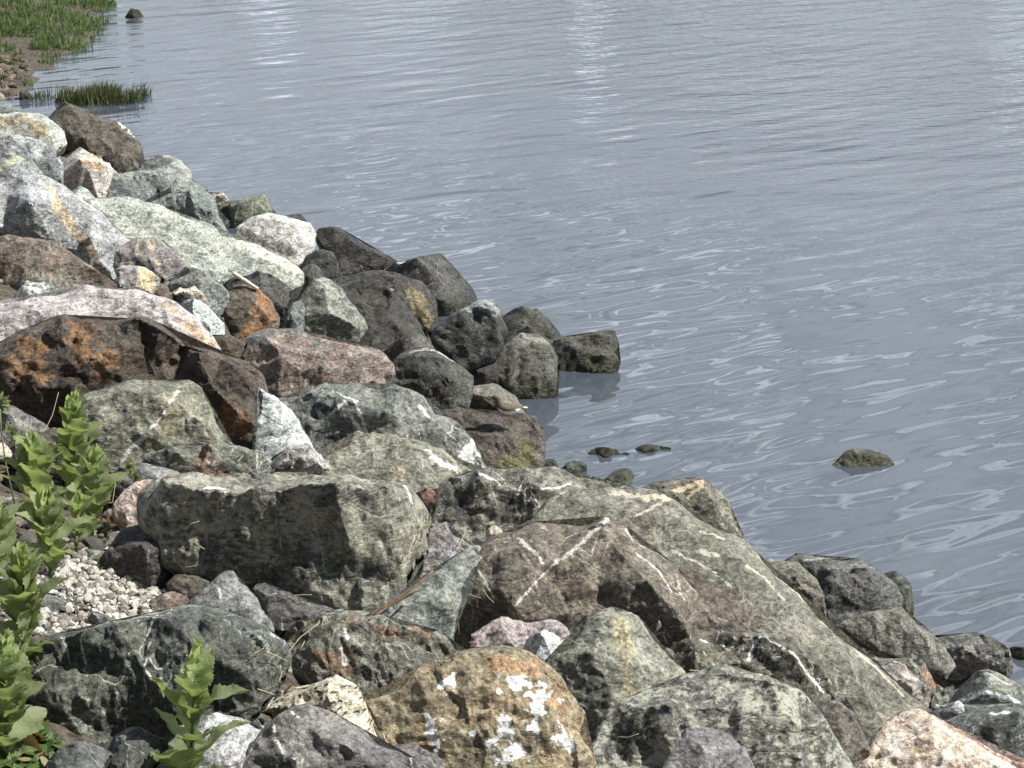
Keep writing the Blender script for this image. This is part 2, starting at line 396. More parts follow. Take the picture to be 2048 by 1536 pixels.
def rock(name, label, pts, pal, t=48, az=0, th=.34, cps=None, vein=(), patch=(), crust=(), anchor=None,
         water=False, step=None, edge=.035, chip=1.0, back=.6, cat=None, push=None, lift=0.0, amp=.085, rough=1.0, **ov):
    _rid[0] += 1; seed = _rid[0]
    rr = random.Random(seed); nr = np.random.RandomState(seed)
    pa = np.array(pts, float)
    if push is None or push > .15:          # rocks hidden behind others run on a little beneath them
        c_ = pa.mean(0); pa = c_ + (pa - c_) * 1.06; pts = [tuple(p) for p in pa]
    elif pal == 'dk':
        c_ = pa.mean(0); pa = c_ + (pa - c_) * 1.025; pts = [tuple(p) for p in pa]
    bb = pa.max(0) - pa.min(0)
    vj = np.random.RandomState(seed + 500).normal(size=pa.shape) * min(4.0, .014 * math.sqrt(bb[0] * bb[1])); pa = pa + vj; pts = [tuple(p) for p in pa]
    if step is None: step = 4.0 if min(bb) > 50 else 3.0
    out = rough_outline(pts, step, rr, amp)
    sx = max(0, bb[1] * .0)
    if anchor is None:
        ys = pa[:, 1].max(); anchor = (float(np.clip(pa[:, 0].mean(), 10, 2038)), float(min(ys - .25 * bb[1], 1600)))
    C, D0 = hit(anchor[0], anchor[1], lift)
    nrm = np.array([math.sin(R_(az)) * math.cos(R_(t)), -math.cos(R_(az)) * math.cos(R_(t)), math.sin(R_(t))])
    gi, gd = grid_pts(out, step, step * .55, nr)
    fv, fF, fs = tri_fill(out, gi)
    ded = seg_dist(fv, out, np.roll(out, -1, 0))
    FA = np.array(fF); EI = np.vstack([FA[:, [0, 1]], FA[:, [1, 2]], FA[:, [2, 0]]])
    EC = np.full(len(fv), 2.0); np.add.at(EC, EI.ravel(), 1.0)
    gb, _ = grid_pts(out, step * 3.5, step * 1.2, nr)
    bv, bF, bs = tri_fill(out, gb)
    dbk = seg_dist(bv, out, np.roll(out, -1, 0))
    fr = rays(fv[:, 0], fv[:, 1]); br = rays(bv[:, 0], bv[:, 1])
    area_px = abs(np.dot(out[:, 0], np.roll(out[:, 1], -1)) - np.dot(out[:, 1], np.roll(out[:, 0], -1))) / 2
    vd = FWD.copy()
    def build(D):
        Cw = CAM + rays(anchor[0], anchor[1]) * D
        def onplane(r):
            tt = ((Cw - CAM) @ nrm) / (r @ nrm)
            return CAM + r * tt[:, None]
        mpp = D / FPX
        fp = onplane(fr); bp = onplane(br)
        S = math.sqrt(area_px) * mpp
        # relief above the middle plane
        if cps:
            cv = np.vstack([pa, np.array([c[:2] for c in cps], float)])
            ch = np.array([0.0] * len(pa) + [c[2] for c in cps]) * S
            r = delaunay_2d_cdt([Vector((float(a), float(b))) for a, b in cv], [], [list(range(len(pa)))], 1, 1e-4, True)
            hv = np.array([(v.x, v.y) for v in r[0]]); hh = np.array([ch[o[0]] if len(o) else 0 for o in r[3]])
            h = np.zeros(len(fv))
            for f in r[2]:
                a, b, c = hv[f[0]], hv[f[1]], hv[f[2]]
                det = (b[0]-a[0])*(c[1]-a[1]) - (c[0]-a[0])*(b[1]-a[1])
                if abs(det) < 1e-6: continue
                q = fv - a
                l1 = (q[:,0]*(c[1]-a[1]) - (c[0]-a[0])*q[:,1]) / det
                l2 = ((b[0]-a[0])*q[:,1] - q[:,0]*(b[1]-a[1])) / det
                k = (l1 >= -1e-3) & (l2 >= -1e-3) & (l1 + l2 <= 1.001)
                h[k] = (1-l1-l2)[k]*hh[f[0]] + l1[k]*hh[f[1]] + l2[k]*hh[f[2]]
        else:
            ax = np.array([1.0, 0, 0]) - nrm * nrm[0]; ax /= np.linalg.norm(ax); ay = np.cross(nrm, ax)
            cen = fp.mean(0); u = (fp - cen) @ ax; v = (fp - cen) @ ay
            r2 = random.Random(seed * 13)
            H = th * S
            h = H * (1 + .25 * (r2.uniform(-1, 1) * u + r2.uniform(-1, 1) * v) / S)
            K = r2.choice([5, 6, 7]); a0 = r2.uniform(0, 6.28)
            for i in range(K):
                a = a0 + i * 6.283 / K + r2.uniform(-.35, .35)
                s_ = r2.uniform(.5, 2.2); o_ = r2.uniform(.06, .42)
                h = np.minimum(h, H * .95 + s_ * (o_ * S - (math.cos(a) * u + math.sin(a) * v)))
        dm = ded * mpp
        h = np.minimum(np.maximum(h, -.5 * S), 2.4 * dm + .03 * S) if not cps else h
        re = edge * S
        h = h + re * np.sqrt(np.clip(1 - (1 - np.clip(dm / re, 0, 1)) ** 2, 0, 1)) * .8
        P = fp + nrm * h[:, None]
        # breakage: chipped steps at two sizes, then rough grain
        fade = np.clip(ded / (step * 2.2), 0, 1)
        ax_ = np.array([1.0, 0, 0]) - nrm * nrm[0]; ax_ /= np.linalg.norm(ax_); ay_ = np.cross(nrm, ax_)
        U = (P - Cw) @ ax_; Vv_ = (P - Cw) @ ay_; h1 = h.copy()
        # 1: the body becomes a few dozen flat faces (triangulated sites, ridge points kept)
        th_ = nr.uniform(0, 3.14); ca, sa_ = math.cos(th_), math.sin(th_)
        dm_ = ded * mpp
        sp1 = .21 * S
        order = nr.permutation(len(fv)); keep = []
        KU = []; 
        stretch = nr.uniform(1.0, 1.7)
        uu = (U * ca + Vv_ * sa_) / stretch; vv2 = -U * sa_ + Vv_ * ca
        if cps:
            for c in cps:
                j_ = int(np.argmin(((fv - np.array(c[:2])) ** 2).sum(1))); keep.append(j_)
        ring = (dm_ > .035 * S) & (dm_ < .075 * S)
        for j_ in order[:6000]:
            if dm_[j_] < .035 * S: continue
            lim_ = sp1 * (.55 if ring[j_] else 1.0)
            if keep:
                kk = np.array(keep)
                if (((uu[kk] - uu[j_]) ** 2 + (vv2[kk] - vv2[j_]) ** 2).min()) < lim_ ** 2: continue
            keep.append(j_)
            if len(keep) > 90: break
        if len(keep) > 4:
            kk = np.array(keep)
            hk = h1[kk] + nr.uniform(-1, 1, len(kk)) * .055 * S * np.where(ring[kk], .4, 1.0) * min(chip, 1.3)
            r = delaunay_2d_cdt([Vector((float(U[k_] / S), float(Vv_[k_] / S))) for k_ in keep], [], [], 0, 1e-6, True)
            tv = np.array([(v.x, v.y) for v in r[0]]) * S; thh = np.array([hk[o_[0]] if len(o_) else 0 for o_ in r[3]])
            hn = np.full(len(P), np.nan)
            for f in r[2]:
                A_, B_, C_ = tv[f[0]], tv[f[1]], tv[f[2]]
                det = (B_[0]-A_[0])*(C_[1]-A_[1]) - (C_[0]-A_[0])*(B_[1]-A_[1])
                if abs(det) < 1e-12: continue
                qx, qy = U - A_[0], Vv_ - A_[1]
                l1 = (qx*(C_[1]-A_[1]) - (C_[0]-A_[0])*qy) / det; l2 = ((B_[0]-A_[0])*qy - qx*(B_[1]-A_[1])) / det
                k_ = (l1 >= -1e-3) & (l2 >= -1e-3) & (l1 + l2 <= 1.001)
                hn[k_] = (1-l1-l2)[k_]*thh[f[0]] + l1[k_]*thh[f[1]] + l2[k_]*thh[f[2]]
            wgt = np.clip(dm_ / (.06 * S), 0, 1) * (.62 if cps and len(cps) > 5 and chip < .6 else .92)
            ok_ = ~np.isnan(hn)
            m_ = ok_.astype(float)
            for _ in range(5):
                ac_ = m_ * 2.0; np.add.at(ac_, EI[:, 0], m_[EI[:, 1]]); np.add.at(ac_, EI[:, 1], m_[EI[:, 0]]); m_ = ac_ / EC
            wgt = wgt * np.clip(m_ * 2.2 - 1.15, 0, 1)
            h1[ok_] += ((hn - h1) * wgt)[ok_]
        # 2: smaller flat chips, continuous and sharp-edged; 3: a few broken ledges
        W = P @ np.stack([ax_, ay_], 1)
        for Lc, am in ((.125, .030), (.055, .0135), (.024, .0055)):
            a_ = nr.uniform(0, 3.14); R2 = np.array([[math.cos(a_), -math.sin(a_)], [math.sin(a_), math.cos(a_)]])
            q = (W @ R2) * np.array([.62, 1.25]) / (Lc * S)
            q = q + .55 * np.stack([simplin(q * .43 + 7.7 * seed), simplin(q * .43 + 3.1 * seed + 50)], 1)
            h1 = h1 + simplin(q + seed * 1.3) * am * S * min(chip, 1.4)
        for k in range(nr.randint(1, 4)):
            a_ = nr.uniform(0, 6.28); dr = np.array([math.cos(a_), math.sin(a_)]); ac = np.array([-dr[1], dr[0]])
            c0 = np.array([U[order[k]], Vv_[order[k]]])
            Qp = np.stack([U, Vv_], 1) - c0
            x_ = Qp @ dr + simplin(np.stack([Qp @ ac, Qp @ dr * .3], 1) / (.10 * S) + seed * 2.2 + k) * .035 * S; y_ = np.abs(Qp @ ac)
            amp_ = nr.uniform(.010, .026) * S * min(chip, 1.3) * np.clip(1.4 - y_ / (.32 * S), 0, 1) * np.clip((dm_ - .06 * S) / (.08 * S), 0, 1)
            h1 = h1 - amp_ * np.clip(x_ / (step * mpp * 2.2), 0, 1) * np.clip(1 - x_ / (.35 * S), 0, 1)
        tot = h1 - h
        P = P + nrm * (tot * fade)[:, None]
        g1 = fbm(P * 14.0 + seed * 3.1, 3, True) * .0022 + fbm(P * 50.0 + seed, 3) * .0026
        P = P + nrm * (g1 * fade * rough * min(1.0, S / .25))[:, None]
        Rb = max(dbk.max() * mpp, 1e-3)
        hb = back * S * np.sqrt(np.clip(1 - (1 - np.clip(dbk * mpp / Rb, 0, 1)) ** 2, 0, 1))
        Q = bp - nrm * hb[:, None]
        return P, Q, Cw, S
    st = np.random.RandomState(seed + 99).get_state(); nr.set_state(st)
    P, Q, Cw, S = build(D0)
    cx = np.clip((fv[:, 0] / CELL + 10).astype(int), 0, ZB.shape[1] - 1); cy = np.clip((fv[:, 1] / CELL + 10).astype(int), 0, ZB.shape[0] - 1)
    depth = (P - CAM) @ FWD
    core = ded > 5
    zb = ZB[cy, cx]; ok = core & (zb < 1e8)
    mx = (0.0 if water else .6) if push is None else push
    if ok.sum() > 5 and mx > 0:
        need = float(np.percentile((depth - zb)[ok], 94)) + .015
        if need > 0:
            nr.set_state(st)
            P, Q, Cw, S = build(D0 - min(need, mx)); depth = (P - CAM) @ FWD
            if need > .25: print('PUSH', label, round(need, 2))
    np.minimum.at(ZB, (cy, cx), depth)
    # join front and back along the outline
    nf = len(P); no = len(out)
    fmap = {s: i for i, s in enumerate(fs) if 0 <= s < no}
    idx = []; V = [P]; extra = []
    for i, s in enumerate(bs):
        if 0 <= s < no and s in fmap: idx.append(fmap[s])
        else: idx.append(nf + len(extra)); extra.append(Q[i])
    Vv = np.vstack([P] + ([np.array(extra)] if extra else []))
    F = list(fF) + [tuple(idx[j] for j in reversed(f)) for f in bF]
    # faces must look outwards
    if fF:
        a, b, c = (P[fF[len(fF)//2][k]] for k in range(3))
        nn = np.cross(b - a, c - a)
        if nn @ (CAM - a) < 0: F = [tuple(reversed(f)) for f in F]
    mat = rock_mat(pal, **ov)
    o = mesh_obj(name, Vv - Cw, F, mat)
    o.data.set_sharp_from_angle(angle=R_(26))
    o.location = Cw
    pix = np.vstack([fv, np.zeros((len(extra), 2)) - 999]) if extra else fv
    for an, li in (('vein', vein), ('patch', patch), ('crust', crust)):
        if li: fattr(o.data, an, mask_of(pix, li))
    tag(o, label, cat or name)
    ROCKS.append(o)
    return o

def depth_at(px, py, k=0):
    cx = int(px / CELL + 10); cy = int(py / CELL + 10)
    return float(ZB[max(cy-k,0):cy+k+1, max(cx-k,0):cx+k+1].min())
def surf(px, py, off=0.0):
    d = depth_at(px, py)
    if d > 1e8: return hit(px, py)[0] - FWD * off
    return CAM + rays(px, py) * (d - off)
# ---------------------------------------------------------------- ground and water
def ground_z(x, y):
    x = np.asarray(x, float); y = np.asarray(y, float); z = bank(x, y)
    dl = (x - S0[0]) * NS[0] + (y - S0[1]) * NS[1]
    sub = np.where((dl > -.1) & (x > -3.2 - (y - 14) * .2) , .10, 0.0)
    g1 = np.exp(-(((x - GP[0]) / .42) ** 2 + ((y - GP[1]) / .6) ** 2))
    P = np.stack([x, y, z], 1)
    return z - sub * (1 - np.clip(g1 * 1.6, 0, 1)) + fbm(P * 3.0, 3) * .03 + fbm(P * 22.0, 3, True) * .006
def np_bank_mesh():
    xs = np.unique(np.concatenate([np.linspace(-60, -8, 40), np.linspace(-8, 6, 280), np.linspace(6, 80, 40)]))
    ys = np.unique(np.concatenate([np.linspace(-30, 1, 20), np.linspace(1, 24, 460), np.linspace(24, 400, 60)]))
    X, Y = np.meshgrid(xs, ys); x = X.ravel(); y = Y.ravel()
    z = ground_z(x, y)
    nx = len(xs); ny = len(ys)
    idx = np.arange(nx * ny).reshape(ny, nx)
    F = np.stack([idx[:-1, :-1].ravel(), idx[:-1, 1:].ravel(), idx[1:, 1:].ravel(), idx[1:, :-1].ravel()], 1)
    return np.stack([x, y, z], 1), F
GP, _ = hit(230, 1220)
gm = simple_mat('bank_soil', (.12, .102, .08), .95, 45, .5, bump=.02, col2=(.04, .035, .028))
V, F = np_bank_mesh()
g = mesh_obj('ground', V, F.tolist(), gm); tag(g, kind='structure')

wm = bpy.data.materials.new('water'); wm.use_nodes = True
t = wm.node_tree; t.nodes.clear()
geo = N(t, 'ShaderNodeNewGeometry')
def wave_noise(sx, sy, rot, det, rough, dist):
    mp = N(t, 'ShaderNodeMapping'); mp.inputs['Rotation'].default_value = (0, 0, R_(rot)); mp.inputs['Scale'].default_value = (sx, sy, 1)
    # Mapping scales before rotating: rotate first with a second node
    m0 = N(t, 'ShaderNodeMapping'); m0.inputs['Rotation'].default_value = (0, 0, R_(rot))
    L(t, geo.outputs['Position'], m0.inputs[0]); mp.inputs['Rotation'].default_value = (0, 0, 0)
    L(t, m0.outputs[0], mp.inputs[0])
    n = N(t, 'ShaderNodeTexNoise', in_Scale=1.0, in_Detail=det, in_Roughness=rough, in_Distortion=dist)
    L(t, mp.outputs[0], n.inputs['Vector']); return n.outputs[0]
a = wave_noise(1.5, 5.4, -26, 0.6, .4, .35)
b = wave_noise(2.2, 8.5, -40, 0.3, .4, .3)
c = wave_noise(.55, 1.3, 10, 1.0, .4, .3)
f = wave_noise(6.0, 24.0, -8, 2.0, .5, .2)
calm = ramp(t, wave_noise(.28, .16, 20, 2, .5, 0), [(.35, .55), (.65, 1.0)]).outputs[0]
# the breeze ripples grow with distance from the sheltered shore
pos = N(t, 'ShaderNodeSeparateXYZ'); L(t, geo.outputs['Position'], pos.inputs[0])
far = math_(t, 'MULTIPLY', math_(t, 'ADD', pos.outputs[1], math_(t, 'MULTIPLY', pos.outputs[0], 1.0)), 1.0)
farr = ramp(t, math_(t, 'DIVIDE', math_(t, 'SUBTRACT', far, 8.0), 12.0, clamp=True), [(0, .10), (.42, .34), (.65, .62), (1, .95)]).outputs[0]
h = math_(t, 'ADD', math_(t, 'MULTIPLY', a, 1.0), math_(t, 'MULTIPLY', b, .42))
h = math_(t, 'ADD', h, math_(t, 'MULTIPLY', c, 1.0))
h = math_(t, 'ADD', h, math_(t, 'MULTIPLY', math_(t, 'MULTIPLY', f, math_(t, 'SUBTRACT', farr, .42, clamp=True)), .9))
h = math_(t, 'MULTIPLY', h, math_(t, 'MULTIPLY', math_(t, 'ADD', farr, .33), calm))
bp = N(t, 'ShaderNodeBump', in_Strength=1.0, in_Distance=WAVE); L(t, h, bp.inputs['Height'])
gl = N(t, 'ShaderNodeBsdfGlossy'); gl.inputs['Roughness'].default_value = .0; gl.inputs['Color'].default_value = (1, 1, 1, 1)
L(t, bp.outputs[0], gl.inputs['Normal'])
df = N(t, 'ShaderNodeBsdfDiffuse'); df.inputs['Color'].default_value = (.095, .118, .150, 1)
tr = N(t, 'ShaderNodeBsdfTransparent'); tr.inputs['Color'].default_value = (.72, .76, .66, 1)
mb = N(t, 'ShaderNodeMixShader'); mb.inputs[0].default_value = .42
L(t, df.outputs[0], mb.inputs[1]); L(t, tr.outputs[0], mb.inputs[2])
fr = N(t, 'ShaderNodeFresnel', in_IOR=1.34); L(t, bp.outputs[0], fr.inputs['Normal'])
mx = N(t, 'ShaderNodeMixShader'); L(t, math_(t, 'MULTIPLY', fr.outputs[0], 1.0, clamp=True), mx.inputs[0]); L(t, mb.outputs[0], mx.inputs[1]); L(t, gl.outputs[0], mx.inputs[2])
o = N(t, 'ShaderNodeOutputMaterial'); L(t, mx.outputs[0], o.inputs[0])
wa = mesh_obj('water', [(-300, -5, 0), (300, -5, 0), (300, 600, 0), (-300, 600, 0)], [(0, 1, 2, 3)], wm, smooth=False); tag(wa, kind='structure')
# ---------------------------------------------------------------- the rocks, from far to near (outlines in photo pixels)
def pl(r, *p): return (r, list(p))
rock('stone', 'small mossy stone far out in the water beside the grass bank', [(248,28),(254,22),(264,19),(277,21),(287,29),(280,40),(255,42)], 'ms', anchor=(268,36), water=True, t=45)
rock('stone', 'small mossy stone in the water at the left end of the grass tuft', [(38,182),(50,176),(60,185),(64,206),(38,206)], 'ms', anchor=(50,200), water=True, t=45)
rock('rock', 'dark brown lumpy rock at the far end of the bank, below the grass tuft', [(30,222),(62,198),(92,196),(130,212),(185,232),(239,252),(277,270),(292,297),(290,325),(278,345),(240,345),(180,320),(110,285),(40,250)], 'br', anchor=(250,330), t=55, az=10, th=.3, lift=.02, crust=[pl(14,(180,232),(200,245)),pl(10,(240,256),(270,272))], push=.1, W=(.6,.6,.56))
rock('rock', 'small bluish rock cut by the left edge, topmost on the bank', [(-40,205),(0,202),(14,207),(47,230),(46,246),(-40,246)], 'bg', t=50)
rock('boulder', 'pale green-white boulder with an ochre stain on its front, far left', [(-40,232),(30,228),(82,231),(103,243),(124,262),(131,290),(110,305),(-40,305)], 'pg', t=55, az=15, patch=[pl(26,(-20,262),(60,262)),pl(18,(60,272),(90,280))], P=(0.286,0.218,0.116), cps=[(40,248,.22),(95,252,.2),(20,270,.2),(90,285,.2)])
rock('boulder', 'cream and pink boulder with rounded top between grey boulders, upper left', [(104,300),(126,287),(164,282),(191,292),(219,303),(232,322),(240,345),(236,365),(224,404),(190,412),(150,395),(118,378),(108,330)], 'pk', t=45, az=18, A=(0.550,0.490,0.440), B=(0.410,0.362,0.338), patch=[pl(20,(185,300),(200,310)),pl(14,(160,345),(200,350))])
rock('stone', 'small brown stone tucked beside the cream and pink boulder', [(222,314),(243,301),(263,311),(287,328),(282,350),(235,358),(224,340)], 'br', t=45, az=15)
rock('boulder', 'grey-white boulder with a dark right side, upper left edge', [(-40,279),(44,276),(82,285),(106,300),(121,325),(121,360),(85,368),(-40,378)], 'bg', t=52, az=-5, A=(0.502,0.526,0.502), patch=[pl(30,(100,320),(112,350)),pl(20,(75,345),(110,355))], P=(0.121,0.129,0.129), cps=[(30,292,.2),(85,297,.2),(60,330,.22),(100,335,.15)])
rock('rock', 'grey-green speckled rock at the left edge under the grey-white boulder', [(-40,336),(20,318),(44,308),(68,318),(89,342),(86,365),(50,385),(-40,395)], 'gg', t=45, az=10, A=(0.333,0.365,0.333), patch=[pl(12,(0,352),(45,322))], P=(0.440,0.414,0.296))
rock('boulder', 'dark charcoal boulder with a pale rounded back near the water, upper left', [(270,352),(283,330),(297,318),(318,311),(345,315),(362,321),(378,340),(385,372),(370,392),(300,395)], 'gy', t=45, az=10, A=(0.360,0.368,0.352), B=(0.280,0.288,0.272), patch=[pl(30,(290,335),(325,332))], P=(0.070,0.070,0.074), cps=[(335,330,.25),(300,345,.2),(360,350,.2)])
rock('rock', 'green-grey slab leaning behind the flat-topped grey block', [(266,402),(320,378),(350,340),(382,355),(412,378),(412,398),(360,410),(300,418)], 'bg', t=48, az=20, A=(0.361,0.377,0.353))
rock('boulder', 'grey block with a bright flat top and a dark front, upper left', [(218,405),(221,372),(232,352),(290,345),(335,341),(352,348),(340,368),(318,384),(290,400),(266,412),(230,412)], 'gy', t=55, az=-18, A=(0.341,0.349,0.341), B=(0.221,0.225,0.225), cps=[(228,362,.10),(290,364,.24),(318,366,.2),(332,356,.15),(240,392,.14)], edge=.06)
rock('rock', 'small pinkish stone between the green wedge and the speckled green rock', [(412,376),(441,377),(460,400),(458,430),(444,442),(425,405)], 'pk', t=45, patch=[pl(14,(445,400),(448,420))], P=(0.187,0.123,0.099))
rock('boulder', 'olive green boulder with pale blotches at the waterline, upper middle', [(440,380),(465,376),(492,376),(519,386),(543,403),(560,424),(582,441),(580,462),(520,465),(470,455),(452,410)], 'li', t=50, az=15, A=(0.196,0.204,0.140), B=(0.129,0.137,0.105), sa=.45, anchor=(560,452))
rock('rock', 'small dark rock at the waterline right of the olive green boulder', [(560,426),(595,421),(612,432),(618,450),(606,468),(570,465)], 'dk', t=48, anchor=(600,455), push=.05)
rock('rock', 'pale mint rock wedged above the big pale green slab', [(118,380),(150,374),(172,380),(190,396),(188,412),(222,440),(215,455),(180,440),(140,410)], 'pg', t=48, az=15, A=(0.476,0.532,0.492))
rock('boulder', 'big pale green slab sloping to the water with a long dark crack', [(180,410),(205,400),(245,402),(267,404),(300,408),(330,420),(370,434),(410,450),(440,470),(475,482),(520,500),(560,516),(598,543),(602,560),(560,580),(500,580),(430,565),(370,545),(300,520),(240,490),(205,440)], 'pg', t=56, az=18, th=.16, A=(.42,.43,.38), B=(.33,.34,.31), patch=[pl(26,(540,520),(585,545)),pl(16,(480,495),(530,515))], P=(0.727,0.693,0.540), chip=.7, cps=[(300,440,.10),(400,490,.10),(500,530,.1),(250,440,.07),(560,540,.06),(360,510,.08)], lift=.05)
rock('rock', 'dark green wedge-shaped rock with a shadowed front lying on the pale green slab', [(297,410),(320,400),(342,390),(383,390),(410,382),(424,400),(437,434),(453,458),(449,472),(434,479),(403,449),(383,436),(350,426),(322,420)], 'bg', t=50, az=-12, A=(0.253,0.281,0.261), B=(0.163,0.187,0.179), cps=[(384,395,.28),(405,400,.28),(392,430,.24),(432,455,.2),(340,405,.12)], edge=.05, push=.7)
rock('boulder', 'pinkish-white rounded boulder on the cream end of the pale slab', [(474,455),(506,437),(540,428),(581,440),(615,447),(629,468),(628,490),(612,515),(590,530),(545,522),(505,502),(478,480)], 'pk', t=46, az=8, A=(0.592,0.552,0.536), B=(0.433,0.401,0.385), sa=.5, cps=[(520,450,.25),(560,460,.3),(600,465,.25),(500,470,.2),(560,490,.25),(600,495,.2)], patch=[pl(13,(490,470),(520,495),(580,512))], P=(0.117,0.101,0.101))
rock('rock', 'dark brown sloping rock, left end of the waterline group below the pinkish-white boulder', [(596,530),(610,498),(632,486),(663,504),(690,545),(650,560),(600,560)], 'dk', t=48)
rock('boulder', 'black ridged rock rising at the waterline right of the pinkish-white boulder', [(629,475),(640,460),(653,453),(673,455),(708,474),(735,488),(759,500),(800,525),(790,560),(708,575),(670,560),(663,514),(640,495)], 'wt', t=46, az=12, anchor=(740,545), cps=[(665,470,.2),(700,500,.25),(740,515,.2),(680,530,.12)], push=.05, lift=.02)
rock('boulder', 'wide dark brown rock forming the outer shore, white dropping on its crest', [(770,545),(795,520),(812,515),(850,504),(880,514),(915,535),(945,556),(960,588),(975,612),(950,640),(890,660),(830,670),(780,620)], 'dk', t=46, az=10, A=(0.094,0.087,0.074), anchor=(945,615), crust=[pl(7,(796,534),(803,538))], push=.02, lift=.0, W=(.8,.8,.8))
rock('rock', 'low black rock in the hollow left of the flat-topped dark rock', [(540,640),(600,570),(700,560),(800,600),(860,650),(860,720),(760,740),(640,700)], 'wt', t=50, th=.1)  # dark filler rock, added to blacken the gap between the rocks
rock('boulder', 'flat-topped dark brown rock with a yellow-brown patch on its front corner', [(640,560),(680,548),(730,545),(795,545),(845,562),(870,600),(877,640),(870,672),(810,676),(745,675),(700,630),(660,600)], 'dk', t=44, az=0, A=(0.087,0.080,0.070), patch=[pl(36,(835,612),(845,645))], P=(0.239,0.188,0.103), anchor=(800,665), cps=[(700,580,.1),(760,590,.15),(830,600,.22),(850,640,.2),(780,640,.22),(730,640,.15)], crust=[pl(16,(700,580),(780,592))], push=.1, W=(.6,.6,.56))
rock('rock', 'dark rock with pale streaks behind the bleached stick', [(425,560),(465,526),(499,534),(535,552),(572,575),(575,600),(560,645),(500,645),(450,610)], 'dk', t=45, A=(0.108,0.105,0.102))
rock('rock', 'small dark grey-brown rock between the pale slab and the egg-shaped boulder', [(572,558),(612,526),(640,538),(650,560),(620,595),(585,600)], 'dk', t=45, A=(0.132,0.125,0.108))
rock('boulder', 'long low dark rock at the waterline behind the grey-capped black boulder', [(980,632),(1003,620),(1044,617),(1078,625),(1086,634),(1109,652),(1129,671),(1125,700),(1060,720),(990,710)], 'dk', t=48, az=10, A=(0.098,0.092,0.078), anchor=(1080,682), push=0, lift=0)
rock('rock', 'low black wet rock joining the shore boulders behind the grey-capped one', [(960,650),(1000,640),(1070,665),(1120,690),(1125,745),(1060,770),(980,750)], 'wt', t=48, th=.15, anchor=(1060,745), push=.05)  # added dark filler, merges the shore rocks into one dark mass
rock('boulder', 'blocky dark rock reaching farthest out into the water, blunt right end', [(1085,684),(1110,675),(1150,674),(1198,664),(1225,663),(1237,688),(1230,705),(1240,724),(1232,752),(1116,762),(1095,730)], 'dk', t=40, az=-5, A=(0.102,0.093,0.079), anchor=(1180,742), push=0, lift=0, cps=[(1120,690,.12),(1200,680,.14),(1222,690,.08),(1170,720,.16),(1210,722,.12)], edge=.1)
rock('stone', 'low brown-grey stone between the egg-shaped boulder and the black boulder', [(725,690),(745,676),(800,664),(880,662),(888,695),(830,712),(770,722),(735,712)], 'dk', t=55, A=(0.155,0.138,0.114), th=.2)
rock('rock', 'low dark rock in deep shade under the grey-capped black boulder', [(880,730),(930,712),(985,715),(1020,735),(1022,775),(1000,800),(940,800),(895,780)], 'wt', t=45, anchor=(960,770))
rock('boulder', 'black boulder with a pale grey sunlit cap standing above the waterline', [(862,690),(872,662),(893,643),(914,626),(950,606),(972,600),(993,612),(1003,642),(1014,664),(1004,700),(985,722),(955,732),(925,745),(890,720)], 'dk', t=32, az=8, A=(0.083,0.083,0.076), patch=[pl(20,(930,622),(965,608),(990,630)),pl(12,(940,618),(985,640))], P=(0.341,0.349,0.341), cps=[(915,636,.22),(960,628,.30),(985,640,.26),(990,680,.2),(930,680,.24)], anchor=(930,735), edge=.16)  # pale cap patch puts the sunlit top into the colour
rock('boulder', 'blocky dark grey-brown rock with a pale flat top, standing in the water', [(970,722),(1010,690),(1041,671),(1075,670),(1099,690),(1113,715),(1117,767),(1112,795),(1080,806),(1034,806),(1005,785),(978,745)], 'dk', t=36, az=8, A=(0.123,0.113,0.092), B=(0.088,0.084,0.072), patch=[pl(22,(1045,682),(1085,690))], P=(0.257,0.249,0.225), cps=[(1010,700,.12),(1090,705,.24),(1040,696,.16),(1098,770,.18),(1040,760,.26)], anchor=(1070,790), push=.03, edge=.08)
rock('boulder', 'grey-green egg-shaped boulder standing upright, middle of the bank', [(576,655),(590,625),(604,596),(632,559),(645,554),(660,560),(684,580),(714,620),(740,662),(748,690),(725,698),(656,690),(610,684),(582,678)], 'gg', t=32, az=12, A=(0.227,0.231,0.187), B=(0.148,0.152,0.124), patch=[pl(26,(640,570),(670,600))], P=(0.357,0.357,0.317), cps=[(612,640,.2),(645,580,.2),(650,640,.38),(700,660,.3),(620,670,.25)], va=.1)
rock('rock', 'small grey knob leaning against the left side of the egg-shaped boulder', [(566,660),(575,620),(592,598),(604,600),(614,625),(610,672),(585,684)], 'gy', t=32, A=(0.199,0.199,0.191))
rock('boulder', 'brown rounded stone with a bright orange right face under the bleached stick', [(447,620),(456,590),(470,572),(495,571),(518,579),(540,603),(555,634),(550,664),(520,684),(490,694),(466,672)], 'ru', t=36, az=15, A=(0.162,0.134,0.098), B=(0.087,0.075,0.059), patch=[pl(38,(525,610),(522,660)),pl(22,(490,680),(500,660))], P=(.33,.165,.08), cps=[(490,590,.2),(505,620,.32),(480,650,.2),(530,640,.25)])
rock('boulder', 'dark rounded boulder with a pale veined crest above the bird', [(776,745),(795,722),(819,702),(860,697),(880,704),(918,732),(943,753),(940,790),(930,825),(905,840),(870,825),(830,800),(790,785)], 'dk', t=42, az=5, A=(0.112,0.108,0.092), vein=[pl(6,(820,712),(850,703),(885,712),(905,728))], W=(.42,.42,.39), cps=[(830,725,.2),(880,735,.3),(840,775,.25),(905,780,.25)])
rock('rock', 'brown speckled rock directly behind the bird', [(918,800),(930,775),(945,760),(983,754),(1000,773),(1024,773),(1041,800),(1055,838),(1000,850),(925,835)], 'br', t=38, az=-4, chip=.35, th=.2, A=(.19,.17,.145), B=(.13,.115,.10), sa=.35)
